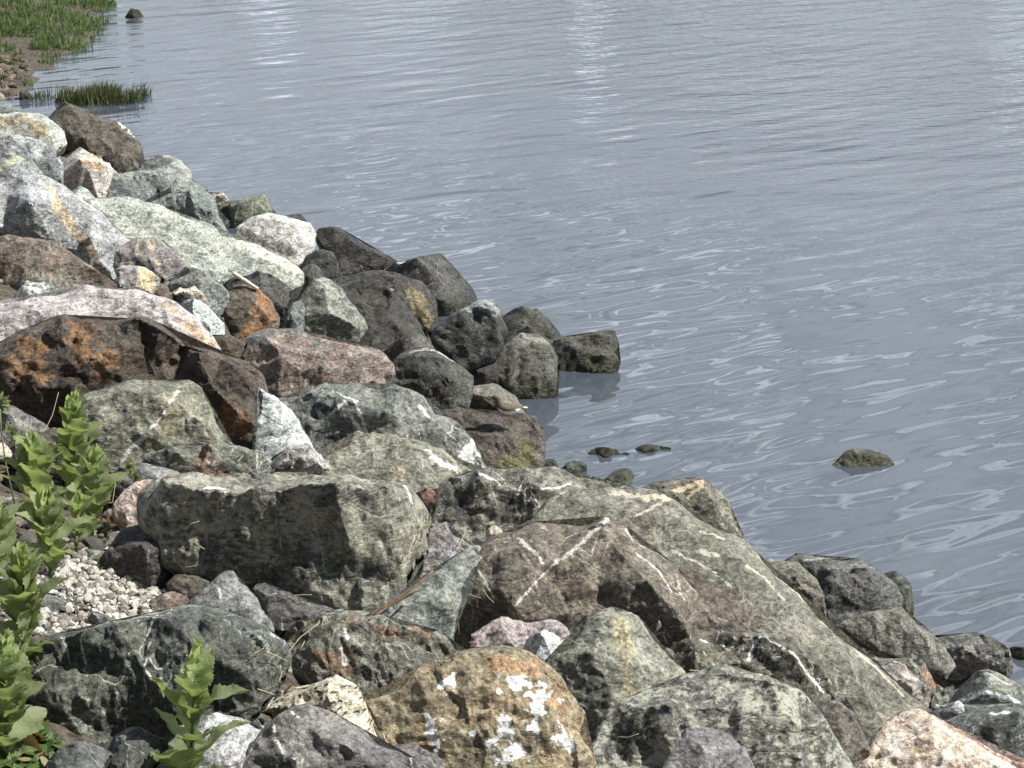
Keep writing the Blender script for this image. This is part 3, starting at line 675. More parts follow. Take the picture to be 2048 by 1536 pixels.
rock('boulder', 'wet brown sloping rock with green algae at its foot, the bird stands on it', [(870,830),(928,820),(969,831),(1010,836),(1040,828),(1066,836),(1080,858),(1087,880),(1085,925),(1065,955),(1020,950),(960,945),(920,905),(885,870)], 'wt', t=50, az=10, A=(0.129,0.101,0.083), B=(0.077,0.065,0.055), patch=[pl(34,(1045,895),(1060,930)),pl(22,(1010,925),(1040,940))], P=(0.123,0.123,0.042), anchor=(1070,930), push=.5, cps=[(950,850,.1),(1020,865,.15),(1050,890,.13),(980,900,.13)])
rock('stone', 'small grey-green wedge stone in the water, nearest to the wet brown rock', [(1060,932),(1084,918),(1100,911),(1116,928),(1120,948),(1075,952)], 'gg', t=42, anchor=(1095,942), push=0, A=(0.156,0.152,0.116))
rock('stone', 'small pointed grey stone in the water, middle one of three below the bird', [(1120,940),(1135,925),(1152,916),(1175,930),(1173,952),(1128,958)], 'gy', t=42, anchor=(1150,946), push=0, A=(0.178,0.174,0.154))
rock('stone', 'small grey stone in the water, rightmost of three behind the veined slab', [(1208,960),(1222,944),(1242,935),(1268,942),(1278,964),(1262,978),(1216,978)], 'gy', t=42, anchor=(1243,966), push=0, A=(0.187,0.183,0.155))
rock('stone', 'flat dark weedy stone just breaking the water surface, left of a thinner one', [(1134,901),(1158,893),(1180,888),(1205,885),(1230,887),(1248,895),(1272,901),(1262,914),(1226,916),(1190,911),(1158,906)], 'wt', t=66, th=.07, back=.12, anchor=(1210,915), push=0, edge=.03, chip=.5, rough=3, A=(.13,.125,.08), B=(.05,.05,.035))
rock('stone', 'thin sliver of weedy stone breaking the water surface, right of the flatter one', [(1240,897),(1285,891),(1320,886),(1356,884),(1350,893),(1300,904),(1262,908)], 'wt', t=66, th=.06, back=.12, anchor=(1300,907), push=0, edge=.03, chip=.5, rough=3, A=(.13,.125,.08), B=(.05,.05,.035))
rock('stone', 'lone pointed grey stone standing out in the water at the right', [(1662,934),(1674,922),(1684,908),(1692,900),(1704,897),(1720,896),(1740,902),(1765,907),(1782,918),(1792,932),(1775,944),(1690,944)], 'gy', t=52, anchor=(1728,932), push=0, A=(.20,.195,.165), B=(.11,.105,.09), cps=[(1705,906,.22),(1730,915,.2),(1760,920,.12),(1690,922,.12)])
rock('boulder', 'big purple-grey boulder with an ochre band down its right face, left edge', [(-40,385),(0,372),(20,362),(44,354),(75,355),(113,366),(160,395),(200,430),(240,472),(256,505),(250,545),(215,560),(160,535),(100,505),(45,480),(-40,460)], 'pk', t=40, az=12, A=(0.379,0.371,0.379), B=(0.249,0.237,0.249), patch=[pl(15,(98,380),(120,430),(160,490),(190,525)),pl(10,(112,440),(150,480))], P=(0.593,0.457,0.270), cps=[(58,372,.12),(60,440,.34),(55,470,.28),(120,440,.26),(20,400,.1),(180,500,.2),(10,440,.14)], edge=.05)
rock('boulder', 'reddish-brown rock sloping down from the left edge, dark cracks', [(-40,462),(0,462),(44,472),(102,489),(143,506),(191,533),(219,541),(245,562),(240,585),(170,590),(70,585),(-40,590)], 'rb', t=52, az=12, A=(0.219,0.167,0.135), B=(0.110,0.086,0.070), patch=[pl(20,(0,570),(100,575),(200,575)),pl(12,(120,560),(200,565))], P=(0.263,0.243,0.199), th=.2)
rock('rock', 'brown and purple stone with a dark notch, leaning on the pale slab', [(232,500),(253,485),(272,482),(294,479),(325,484),(347,499),(364,523),(372,545),(330,560),(270,560),(236,540)], 'pu', t=40, az=8, A=(0.282,0.242,0.226), B=(0.207,0.187,0.195), patch=[pl(12,(300,490),(315,530)),pl(9,(280,485),(275,520))], P=(0.465,0.380,0.295), cps=[(290,495,.25),(330,510,.15),(300,530,.3),(260,520,.2)])
rock('rock', 'grey-green smooth slab below the brown and purple stone', [(316,560),(335,541),(362,537),(410,549),(454,578),(456,600),(444,614),(420,612),(380,598),(330,580)], 'bg', t=48, az=12, A=(0.301,0.321,0.293), B=(0.231,0.247,0.227), th=.2)
rock('stone', 'small dark reddish stone beside the yellow-faced stone', [(296,560),(318,556),(345,575),(352,600),(318,600),(300,592)], 'rb', t=45, A=(0.148,0.088,0.068))
rock('stone', 'small stone, half pinkish grey and half bright yellow', [(234,540),(246,531),(277,532),(300,543),(319,555),(312,578),(300,590),(264,588),(236,572)], 'pk', t=36, az=12, A=(0.391,0.343,0.327), patch=[pl(26,(292,550),(295,575))], P=(0.689,0.544,0.297), cps=[(272,540,.15),(275,565,.3)], edge=.08)
rock('stone', 'long cream ridged stone above the mint-white rock', [(343,577),(358,566),(386,570),(402,584),(415,600),(408,614),(370,598)], 'cr', t=46, az=12)
rock('rock', 'mint-white rock with dark specks, right of the long pink-grey boulder', [(316,593),(348,587),(376,598),(417,607),(436,620),(447,634),(450,672),(430,672),(376,648),(335,622)], 'pg', t=46, az=14, A=(0.545,0.593,0.561), B=(0.406,0.454,0.430))
rock('rock', 'dark green rock marbled with white at the left edge', [(-40,598),(20,573),(62,566),(116,570),(150,574),(170,590),(150,612),(70,620),(-40,625)], 'gg', t=50, az=5, A=(0.132,0.156,0.132), va=1.0, sa=.5, S=(.58,.60,.54), crust=[pl(45,(20,600),(70,595))])
rock('boulder', 'long low pink-grey boulder speckled white, behind the rusty brown rock', [(-40,614),(41,608),(80,598),(120,587),(171,576),(222,578),(267,585),(314,595),(342,615),(386,646),(417,673),(438,704),(425,730),(300,750),(100,750),(-40,740)], 'pk', t=52, az=10, A=(0.462,0.414,0.410), B=(0.355,0.319,0.327), patch=[pl(22,(360,660),(420,700)),pl(14,(330,625),(380,660))], P=(0.474,0.312,0.184), sa=.5, th=.25, cps=[(60,640,.10),(170,610,.1),(260,620,.12),(330,660,.14),(120,680,.15),(380,690,.1)])
rock('stone', 'brown flat fragments under the mint-white rock, cracked across', [(398,656),(420,662),(444,670),(492,680),(480,700),(470,722),(437,708),(410,690)], 'ru', t=48, A=(0.152,0.120,0.088))
rock('boulder', 'long reddish granite boulder with a dark left end, centre of the bank', [(470,704),(490,682),(513,668),(540,660),(564,658),(590,664),(619,678),(660,686),(701,692),(735,702),(759,712),(773,727),(780,745),(766,760),(765,785),(700,800),(640,812),(571,815),(545,790),(503,740)], 'rb', t=46, az=8, A=(.285,.215,.175), B=(.17,.15,.13), patch=[pl(34,(490,705),(540,672)),pl(22,(570,668),(620,690)),pl(18,(630,700),(650,730))], P=(0.130,0.134,0.126), sa=.45, cps=[(530,690,.15),(600,690,.18),(680,710,.2),(740,730,.2),(560,740,.28),(640,760,.28),(720,770,.2)], crust=[pl(6,(643,702),(645,704))])
rock('boulder', 'huge rusty brown rock arching over a dark hollow, orange faces on its left', [(-40,722),(0,700),(25,682),(51,667),(113,649),(145,641),(174,643),(225,648),(260,646),(284,639),(300,643),(318,653),(359,687),(395,697),(427,704),(472,718),(495,735),(515,752),(524,783),(520,840),(514,892),(500,905),(455,895),(380,880),(200,860),(100,850),(0,845),(-40,845)], 'ru', t=34, az=4,
     patch=[pl(48,(160,680),(175,720)),pl(36,(60,705),(90,715)),pl(40,(40,750),(90,765)),pl(34,(210,760),(230,740)),pl(30,(455,850),(490,870))], P=(.25,.135,.065), A=(.12,.087,.066), B=(.062,.047,0.039),
     cps=[(60,690,.12),(130,675,.16),(210,668,.17),(285,662,.22),(330,685,.24),(400,730,.22),(470,760,.20),(150,740,.25),(60,755,.20),(235,735,.20),(300,755,.09),(360,785,.09),(430,800,.24),(480,850,.2),(150,800,.20),(260,800,.10),(90,800,.16),(330,830,.1)], chip=1.4, edge=.05, anchor=(200,850), back=.3)
rock('rock', 'grey speckled rock in shadow under the rusty arch, left edge', [(-40,815),(30,818),(90,845),(115,880),(110,915),(50,915),(-40,915)], 'pu', t=45, A=(0.197,0.181,0.181))
rock('stone', 'small white stone at the left edge behind the leafy plant', [(-30,885),(8,883),(22,898),(18,920),(-30,922)], 'cr', t=40)
rock('rock', 'low brown rock between the leafy plant and the olive boulder', [(22,905),(60,868),(100,852),(160,868),(190,900),(180,960),(60,960)], 'br', t=50, A=(0.190,0.146,0.114))
rock('boulder', 'olive boulder with a white seam down the middle, below the rusty arch', [(145,850),(165,800),(219,781),(250,772),(280,768),(330,770),(376,767),(398,778),(410,800),(420,818),(441,863),(460,889),(440,930),(330,950),(260,950),(220,955),(170,940),(150,900)], 'ol', t=38, az=10, A=(0.233,0.213,0.165), B=(0.122,0.114,0.094), vein=[pl(6,(356,797),(346,822),(338,834)),pl(4,(330,846),(318,860),(300,880)),pl(7,(290,890),(268,905),(245,930))], patch=[pl(38,(335,880),(355,840),(350,820))], P=(0.329,0.282,0.193), cps=[(365,790,.15),(355,830,.3),(300,885,.24),(250,930,.12),(200,810,.18),(250,800,.2),(200,870,.24),(420,880,.15)], sa=.4)
rock('rock', 'white speckled wedge-shaped rock pointing up beside the rusty arch', [(507,908),(512,868),(519,818),(522,773),(540,788),(554,801),(581,825),(601,859),(626,895),(600,925),(540,935)], 'wh', t=32, az=15, patch=[pl(20,(570,840),(578,870))], cps=[(560,850,.2),(530,880,.15)], edge=.06)
rock('boulder', 'grey-green veined boulder in the centre with a dark left end, above the olive ones', [(571,806),(600,800),(620,795),(653,775),(690,769),(720,777),(760,783),(786,770),(805,774),(822,785),(841,798),(868,828),(895,838),(915,850),(935,875),(948,895),(962,935),(940,965),(880,960),(800,935),(740,915),(690,925),(670,935),(640,915),(605,865)], 'gg', t=42, az=12, A=(.225,.225,.195), B=(.13,.13,.115), va=1.0, patch=[pl(34,(600,825),(640,850)),pl(30,(640,880),(670,900))], P=(0.070,0.072,0.068), vein=[pl(6,(650,850),(685,830),(700,860),(740,895)),pl(5,(702,830),(725,870),(735,900)),pl(9,(835,830),(850,850)),pl(12,(925,915),(945,890),(935,925)),pl(4,(660,795),(690,820),(712,830))], crust=[pl(26,(915,930),(945,905))], cps=[(650,810,.14),(700,800,.2),(790,795,.2),(850,850,.2),(690,830,.26),(640,860,.06),(660,885,.0),(900,890,.15),(780,860,.24)], sa=.3)  # dark patches include the hole's shade, painted into the colour
rock('boulder', 'wide olive boulder crusted pale, its crest running behind the dark-fronted boulder', [(540,968),(560,945),(590,930),(650,925),(690,893),(715,880),(740,874),(775,876),(800,873),(830,880),(855,895),(880,905),(905,922),(940,938),(965,945),(950,975),(905,985),(880,1000),(860,1020),(740,1010),(560,1000)], 'ol', t=58, az=8, A=(0.262,0.242,0.190), B=(0.166,0.158,0.130), sa=.5, th=.15, patch=[pl(16,(780,940),(800,970))], P=(0.426,0.367,0.257), vein=[pl(5,(850,910),(880,930),(910,945))], crust=[pl(22,(860,925),(900,940))], cps=[(700,910,.08),(780,900,.08),(860,930,.08),(800,960,.1),(650,960,.08)])
rock('stone', 'pinkish-white flat stone at the foot of the white wedge', [(514,914),(545,905),(581,897),(636,891),(653,902),(658,922),(610,935),(548,940)], 'pk', t=55, A=(0.551,0.503,0.487), az=5)
rock('rock', 'grey-green rock with a rust-red patch overhanging a dark gap', [(298,918),(335,897),(370,889),(410,888),(440,886),(472,888),(513,910),(545,936),(530,952),(489,960),(470,970),(424,970),(386,960),(345,945)], 'gg', t=46, az=5, A=(0.197,0.201,0.161), patch=[pl(38,(410,930),(440,945))], P=(0.256,0.159,0.120), cps=[(350,910,.2),(420,905,.25),(490,920,.2),(440,940,.2),(370,928,.2)])
rock('rock', 'purple-grey speckled stone above the pink one, right of the leafy plant', [(235,955),(256,924),(275,920),(294,921),(335,928),(355,942),(365,960),(345,982),(290,985),(250,975)], 'pu', t=45, A=(0.319,0.303,0.319), B=(0.199,0.191,0.199), sa=.45)
rock('rock', 'rounded pink and orange stone at the left end of the dark-fronted boulder', [(226,1023),(232,1008),(240,994),(255,978),(273,964),(300,960),(322,963),(335,980),(325,1010),(300,1045),(273,1060),(253,1064),(236,1050)], 'pk', t=36, az=8, A=(0.462,0.344,0.284), B=(0.330,0.253,0.228), patch=[pl(26,(285,985),(290,1005))], P=(0.433,0.255,0.152), cps=[(275,980,.2),(280,1005,.3),(255,1030,.25)])
rock('stone', 'flat green-grey stone half under the leafy plant above the gravel', [(140,1140),(160,1095),(190,1088),(222,1084),(236,1092),(210,1128),(160,1145)], 'gg', t=55, A=(0.167,0.167,0.135), th=.15)
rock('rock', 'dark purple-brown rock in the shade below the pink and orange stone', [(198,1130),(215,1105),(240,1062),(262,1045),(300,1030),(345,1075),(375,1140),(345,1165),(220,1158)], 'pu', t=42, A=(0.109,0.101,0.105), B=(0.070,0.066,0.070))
rock('rock', 'small brick-red rock in the gap between the two biggest boulders', [(812,985),(835,978),(870,975),(895,982),(892,1020),(872,1050),(835,1050),(815,1020)], 'rb', t=42, A=(0.244,0.130,0.096), B=(0.139,0.079,0.063))
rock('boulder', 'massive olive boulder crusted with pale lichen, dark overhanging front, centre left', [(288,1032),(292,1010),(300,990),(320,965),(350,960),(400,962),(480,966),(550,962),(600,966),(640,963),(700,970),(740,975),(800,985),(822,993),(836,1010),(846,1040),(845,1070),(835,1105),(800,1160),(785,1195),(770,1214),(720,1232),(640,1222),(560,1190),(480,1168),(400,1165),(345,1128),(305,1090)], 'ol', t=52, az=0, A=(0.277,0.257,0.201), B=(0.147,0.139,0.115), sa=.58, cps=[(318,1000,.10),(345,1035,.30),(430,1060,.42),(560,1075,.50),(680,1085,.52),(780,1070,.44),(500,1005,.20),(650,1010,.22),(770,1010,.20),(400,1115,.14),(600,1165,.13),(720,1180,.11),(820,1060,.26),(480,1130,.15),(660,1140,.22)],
     patch=[pl(24,(560,1065),(600,1075)),pl(20,(650,1090),(720,1085)),pl(44,(370,1112),(450,1130),(560,1155),(680,1185),(770,1172)),pl(24,(310,1060),(340,1095))], P=(0.075,0.077,0.073), vein=[pl(6,(808,1000),(822,1030),(826,1060))], crust=[pl(10,(425,1045),(460,1050)),pl(8,(300,985),(340,975))], chip=1.3, edge=.08, anchor=(620,1190))  # wide dark patch paints the shade of the overhanging front
rock('stone', 'small purple-grey stone lying on the crest of the dark-fronted boulder', [(483,955),(506,939),(543,947),(548,957),(515,966),(486,967)], 'pu', t=50, push=1.5)
rock('stone', 'small rough brown stone by the water behind the veined slab', [(1505,1140),(1530,1122),(1566,1114),(1600,1122),(1628,1155),(1652,1210),(1680,1255),(1640,1262),(1580,1190)], 'br', t=40, az=10, A=(0.203,0.183,0.139), B=(0.107,0.099,0.083), sa=.45, rough=2.2, anchor=(1610,1220))
rock('boulder', 'tan-topped dark slab standing in the water behind the veined slab', [(1270,985),(1300,966),(1345,961),(1385,960),(1402,957),(1440,974),(1458,1003),(1472,1035),(1490,1080),(1488,1105),(1440,1115),(1380,1090),(1310,1040)], 'ol', t=36, az=18, A=(0.184,0.168,0.132), B=(0.117,0.109,0.089), vein=[pl(9,(1340,990),(1400,968)),pl(7,(1370,1000),(1400,975))], W=(.55,.47,.32), anchor=(1470,1092), push=0, cps=[(1390,975,.15),(1410,1010,.2),(1430,1060,.18),(1340,1000,.15)], edge=.07)
rock('boulder', 'smooth dark grey boulder on the shore, lower right, with a pale seam', [(1560,1125),(1587,1110),(1632,1116),(1670,1118),(1710,1120),(1744,1131),(1768,1141),(1790,1165),(1803,1200),(1800,1232),(1760,1250),(1700,1262),(1668,1260),(1642,1215),(1618,1165)], 'gy', t=42, az=5, A=(0.162,0.154,0.138), B=(0.099,0.097,0.091), vein=[pl(4,(1605,1127),(1660,1116)),pl(4,(1690,1140),(1760,1138))], cps=[(1620,1130,.12),(1660,1150,.24),(1720,1150,.22),(1765,1170,.2),(1745,1200,.26),(1690,1195,.15),(1665,1225,.05)], W=(.36,.36,.34), patch=[pl(26,(1650,1190),(1690,1215))], P=(0.050,0.050,0.050), anchor=(1760,1240), push=.1)
rock('rock', 'dark rock with a mossy waterline edge beside the smooth grey boulder', [(1750,1148),(1770,1139),(1795,1140),(1816,1160),(1829,1195),(1830,1250),(1822,1270),(1790,1255),(1782,1185)], 'dk', t=42, az=15, A=(0.099,0.096,0.082), patch=[pl(14,(1826,1200),(1828,1260))], P=(0.077,0.085,0.037), anchor=(1815,1242), push=.05)
rock('rock', 'grey sloping rock with a dark undercut, just below the smooth grey boulder', [(1685,1250),(1710,1238),(1740,1230),(1775,1224),(1803,1218),(1832,1252),(1870,1275),(1890,1300),(1905,1330),(1890,1355),(1840,1330),(1780,1310),(1730,1285)], 'gy', t=46, az=10, A=(0.216,0.208,0.176), B=(0.118,0.114,0.102), cps=[(1740,1240,.15),(1790,1240,.22),(1830,1275,.2),(1860,1310,.15),(1770,1270,.1)])
rock('boulder', 'rough grey-brown boulder with upright grooves at the right shoreline', [(1850,1270),(1880,1258),(1905,1262),(1930,1261),(1955,1268),(1985,1270),(2005,1285),(2018,1303),(2028,1335),(2020,1360),(1900,1365),(1875,1320)], 'gy', t=38, az=5, A=(0.196,0.184,0.160), B=(0.103,0.099,0.087), sa=.45, rough=2.0, anchor=(1980,1345), push=.1)
rock('stone', 'small black weedy stone at the right edge of the water', [(2008,1302),(2022,1293),(2050,1296),(2080,1300),(2080,1322),(2030,1325)], 'wt', t=45, anchor=(2045,1315), push=0)
rock('boulder', 'boulder with a shaded black face and smooth pale crest, behind the great veined slab', [(868,1055),(872,1020),(880,985),(890,965),(905,953),(930,950),(960,945),(1010,940),(1060,937),(1110,944),(1145,955),(1180,965),(1215,970),(1240,975),(1290,985),(1340,1005),(1350,1060),(1250,1110),(1100,1120),(1000,1115),(905,1110)], 'ol', t=46, az=5, A=(0.210,0.202,0.162), B=(0.118,0.114,0.094), va=.9, patch=[pl(38,(905,1010),(930,1030)),pl(22,(1005,1010),(1060,1015))], P=(0.055,0.055,0.052), vein=[pl(8,(960,975),(985,985)),pl(4,(1075,1010),(1110,1000),(1140,985)),pl(4,(1030,1015),(1045,985))], cps=[(950,965,.14),(1040,970,.16),(1140,985,.16),(960,1000,.26),(1060,1005,.24),(1160,1030,.2),(1260,1010,.12),(930,1040,.10),(1000,1050,.08)], chip=1.3)  # dark patches paint shade onto the left face
rock('boulder', 'great smooth brown-grey slab with cream veins and a white streak, right of centre', [(1050,1100),(1090,1030),(1118,1003),(1150,995),(1200,992),(1250,990),(1300,994),(1335,1005),(1370,1028),(1400,1048),(1445,1072),(1490,1098),(1525,1130),(1560,1163),(1600,1203),(1640,1243),(1690,1285),(1740,1328),(1800,1380),(1855,1432),(1850,1500),(1820,1570),(1600,1570),(1420,1440),(1280,1330),(1150,1250)], 'sl', t=50, az=12, A=(.225,.218,.178), B=(.165,.155,.122), th=.1,
     vein=[pl(15,(1225,1000),(1250,1003),(1280,1015),(1320,1010)),pl(7,(1335,1010),(1300,1035),(1262,1060)),pl(6,(1108,1003),(1130,992)),pl(5,(1390,1085),(1440,1098)),pl(9,(1385,1130),(1420,1140)),pl(5,(1335,1125),(1400,1165),(1450,1210)),pl(7,(1640,1250),(1690,1290),(1730,1330)),pl(5,(1480,1160),(1520,1180),(1560,1235)),pl(5,(1560,1170),(1600,1215)),pl(5,(1700,1300),(1760,1360),(1800,1400))], W=(.56,.52,.42),
     patch=[pl(60,(1350,1200),(1480,1290)),pl(26,(1270,1075),(1290,1085))], P=(0.142,0.106,0.086), chip=.45, cps=[(1200,1040,.06),(1330,1060,.10),(1450,1150,.12),(1560,1250,.12),(1680,1370,.12),(1400,1250,.12),(1280,1170,.1),(1560,1400,.12),(1740,1450,.08)], anchor=(1600,1480), push=.9)
rock('boulder', 'brown pyramid-shaped rock with a long white quartz vein, centre right', [(893,1262),(898,1225),(905,1180),(915,1150),(935,1118),(965,1100),(1000,1082),(1035,1065),(1080,1050),(1130,1062),(1170,1060),(1215,1043),(1245,1060),(1265,1090),(1300,1110),(1340,1140),(1385,1190),(1430,1250),(1470,1300),(1400,1330),(1250,1320),(1100,1310),(950,1300),(905,1285)], 'sl', t=36, az=0, A=(0.194,0.176,0.140), B=(0.121,0.107,0.087), va=.8,
     vein=[pl(9,(1213,1047),(1180,1085),(1140,1125),(1110,1145)),pl(4,(1110,1145),(1075,1180),(1030,1232)),pl(7,(1038,1090),(1050,1110),(1075,1130),(1085,1150)),pl(4,(950,1140),(970,1175),(988,1215)),pl(6,(1250,1065),(1285,1098)),pl(4,(1270,1120),(1310,1150),(1340,1200))], W=(.68,.67,.62),
     patch=[pl(38,(1120,1180),(1180,1210)),pl(30,(1240,1090),(1220,1130))], P=(0.100,0.076,0.062), cps=[(1000,1120,.14),(1060,1100,.2),(1200,1080,.2),(1110,1150,.26),(1000,1200,.26),(1190,1180,.18),(1240,1130,.24),(1290,1190,.26),(1160,1240,.16),(1340,1240,.22),(1050,1260,.24)], anchor=(1150,1290), chip=.75)
rock('stone', 'small tan stone lying on the slab above the brown pyramid rock', [(972,1062),(990,1051),(1008,1061),(1010,1072),(1000,1084),(985,1090),(974,1078)], 'cr', t=45, A=(0.562,0.468,0.350), push=1.0)
rock('stone', 'tiny pinkish stone just left of the small tan stone', [(940,1095),(955,1089),(964,1098),(958,1112),(946,1110)], 'pk', t=45, cat='pebble', push=1.0)
rock('rock', 'grey slate slab with a dark hollow front, between two big boulders', [(722,1235),(770,1210),(805,1192),(840,1172),(873,1146),(905,1120),(940,1095),(958,1118),(935,1150),(915,1180),(908,1230),(905,1280),(880,1290),(805,1275),(750,1262)], 'gy', t=66, az=-18, A=(0.258,0.258,0.238), B=(0.170,0.174,0.166), cps=[(880,1165,.10),(890,1185,.10),(800,1228,.09),(850,1212,.10),(770,1238,.05),(860,1250,-.15),(820,1252,-.08)], edge=.03, push=.9, chip=.5)
rock('rock', 'purple-grey pointed stone resting on the slate slab', [(800,1182),(802,1146),(815,1115),(839,1078),(865,1062),(890,1046),(904,1071),(920,1080),(944,1090),(930,1108),(915,1124),(885,1148),(860,1166),(830,1178)], 'pu', t=44, az=-5, A=(0.284,0.248,0.252), B=(0.178,0.162,0.170), sa=.35, cps=[(890,1075,.2),(860,1110,.22),(830,1145,.2)], patch=[pl(12,(835,1095),(880,1060))], P=(0.369,0.301,0.259), push=.9, edge=.07)
rock('rock', 'dark grey triangular rock with fine pale scratches, under the massive boulder', [(507,1180),(515,1170),(533,1170),(565,1182),(601,1196),(640,1212),(680,1230),(665,1255),(600,1270),(550,1265),(530,1230)], 'pu', t=38, az=8, A=(0.139,0.131,0.131), B=(0.100,0.096,0.098), va=.6, cps=[(540,1195,.18),(590,1225,.2),(640,1235,.12)])
rock('stone', 'thin pale grey sliver at the tip of the dark triangular rock', [(636,1212),(660,1215),(700,1228),(730,1236),(700,1250),(665,1250)], 'gy', t=55, A=(0.360,0.368,0.352), th=.15)
rock('stone', 'small brown stone above the smooth grey pointed stone', [(330,1172),(345,1156),(362,1150),(400,1154),(424,1164),(400,1200),(375,1210)], 'br', t=42, A=(0.191,0.155,0.119))
rock('stone', 'small reddish-brown stone lying on the gravel', [(282,1232),(290,1215),(300,1200),(342,1182),(370,1190),(378,1202),(366,1222),(325,1240)], 'rb', t=42, A=(0.198,0.142,0.110), B=(0.123,0.091,0.075))
rock('boulder', 'smooth grey pointed stone with two white scratches, lower left', [(368,1222),(390,1198),(410,1173),(430,1160),(448,1148),(465,1150),(475,1158),(506,1189),(522,1218),(542,1250),(545,1275),(500,1285),(430,1260)], 'gy', t=36, az=5, A=(0.270,0.266,0.270), B=(0.200,0.196,0.200), vein=[pl(4,(438,1175),(442,1200))], cps=[(450,1170,.15),(430,1210,.25),(500,1225,.25)], chip=.6, va=.15)
rock('rock', 'low brown crumbly rock between the grey pointed stone and the rusty dark one', [(545,1268),(575,1255),(620,1248),(680,1244),(690,1275),(640,1310),(570,1310)], 'rb', t=55, A=(0.160,0.112,0.088), rough=2)
rock('boulder', 'dark boulder with rust-red ledges and a white smear, bottom centre', [(540,1345),(555,1310),(600,1272),(630,1252),(660,1235),(700,1227),(760,1240),(800,1250),(830,1256),(850,1262),(872,1264),(890,1278),(908,1295),(930,1310),(900,1350),(830,1400),(740,1420),(620,1400)], 'ol', t=48, az=-4, A=(0.151,0.143,0.115), B=(0.084,0.081,0.070), patch=[pl(34,(640,1340),(700,1345)),pl(22,(760,1275),(800,1290)),pl(30,(830,1275),(860,1290)),pl(16,(700,1270),(720,1265))], P=(0.208,0.122,0.080), vein=[pl(9,(690,1322),(694,1342)),pl(6,(695,1278),(702,1305))], cps=[(650,1265,.12),(720,1255,.15),(800,1275,.18),(860,1285,.18),(700,1310,.24),(640,1340,.2),(780,1340,.2)], chip=1.5)
rock('boulder', 'low green-brown boulder veined with white, wedged before the great slab', [(1320,1300),(1345,1280),(1380,1268),(1420,1260),(1460,1257),(1500,1262),(1540,1270),(1580,1280),(1615,1300),(1640,1325),(1655,1355),(1660,1400),(1700,1420),(1660,1460),(1560,1440),(1430,1410),(1360,1380)], 'ol', t=46, az=4, A=(0.165,0.153,0.121), B=(0.083,0.079,0.067), va=.9, vein=[pl(7,(1518,1294),(1500,1310),(1492,1335)),pl(5,(1520,1296),(1560,1320),(1600,1350),(1650,1390)),pl(4,(1380,1282),(1430,1300),(1480,1315))], patch=[pl(26,(1510,1325),(1550,1340)),pl(22,(1600,1310),(1630,1360))], P=(0.059,0.058,0.055), cps=[(1380,1290,.14),(1460,1285,.16),(1515,1300,.2),(1600,1330,.16),(1450,1340,.18),(1560,1370,.2)], chip=1.4, push=1.2)
rock('rock', 'brown slab leaning against the right side of the lichen-speckled boulder', [(1480,1390),(1520,1372),(1580,1385),(1640,1398),(1685,1402),(1705,1430),(1740,1480),(1790,1560),(1700,1580),(1620,1480)], 'sl', t=46, az=6, A=(0.179,0.159,0.131), B=(0.120,0.100,0.084), th=.15, push=1.0)
rock('rock', 'grey slab with a rust-pink spot behind the pale green shore rock', [(1700,1262),(1740,1275),(1780,1290),(1830,1315),(1880,1340),(1902,1350),(1895,1375),(1850,1388),(1800,1378),(1750,1335)], 'sl', t=52, az=10, A=(0.226,0.218,0.186), patch=[pl(18,(1860,1338),(1885,1348))], P=(0.378,0.216,0.157), th=.15)
rock('rock', 'cream and pink crusted rock in the gap right of the great slab', [(1755,1330),(1785,1325),(1805,1336),(1822,1350),(1840,1370),(1866,1378),(1860,1400),(1822,1400),(1780,1365)], 'pk', t=50, az=10, A=(0.550,0.481,0.439), B=(0.349,0.293,0.269), sa=.6)
rock('boulder', 'pale green-brown rock with a bluish white seam at the right edge', [(1862,1385),(1880,1365),(1910,1348),(1960,1339),(2010,1344),(2040,1355),(2080,1372),(2080,1440),(1990,1415),(1900,1410)], 'gg', t=50, az=-4, A=(0.285,0.285,0.229), vein=[pl(9,(1870,1385),(1930,1395),(1990,1402),(2060,1410)),pl(4,(1960,1350),(2020,1370))], W=(.58,.64,.64), th=.22)
rock('boulder', 'dark grey cracked boulder in the lower right corner, pebbles on its top', [(1838,1430),(1850,1408),(1880,1395),(1920,1388),(1990,1400),(2040,1412),(2080,1425),(2080,1580),(1960,1550),(1880,1480)], 'gg', t=48, az=-4, A=(0.155,0.159,0.147), B=(0.085,0.089,0.083), vein=[pl(7,(1975,1446),(2010,1450))], push=1.0, chip=1.3)
rock('stone', 'small rounded speckled stone on top of the dark cracked boulder', [(1900,1415),(1906,1405),(1918,1401),(1928,1408),(1930,1422),(1915,1428),(1903,1424)], 'wh', t=40, cat='pebble', push=1.3)
rock('rock', 'pink and purple stone with a notched top, in front of the brown pyramid rock', [(942,1292),(948,1272),(962,1260),(985,1245),(1005,1236),(1030,1240),(1055,1247),(1085,1243),(1112,1240),(1130,1255),(1148,1282),(1140,1315),(1060,1330),(960,1318)], 'pk', t=38, az=4, A=(0.438,0.345,0.332), B=(0.265,0.225,0.241), sa=.35, cps=[(1000,1260,.2),(1060,1265,.15),(1110,1265,.2),(1020,1295,.25)], push=1.0)
rock('stone', 'pale grey rounded stone in front of the pink and purple one', [(1036,1302),(1045,1285),(1062,1272),(1090,1261),(1118,1268),(1140,1288),(1142,1310),(1115,1345),(1085,1350),(1055,1330)], 'wh', t=40, A=(0.501,0.509,0.509), B=(0.382,0.390,0.394), sa=.35, push=1.2)
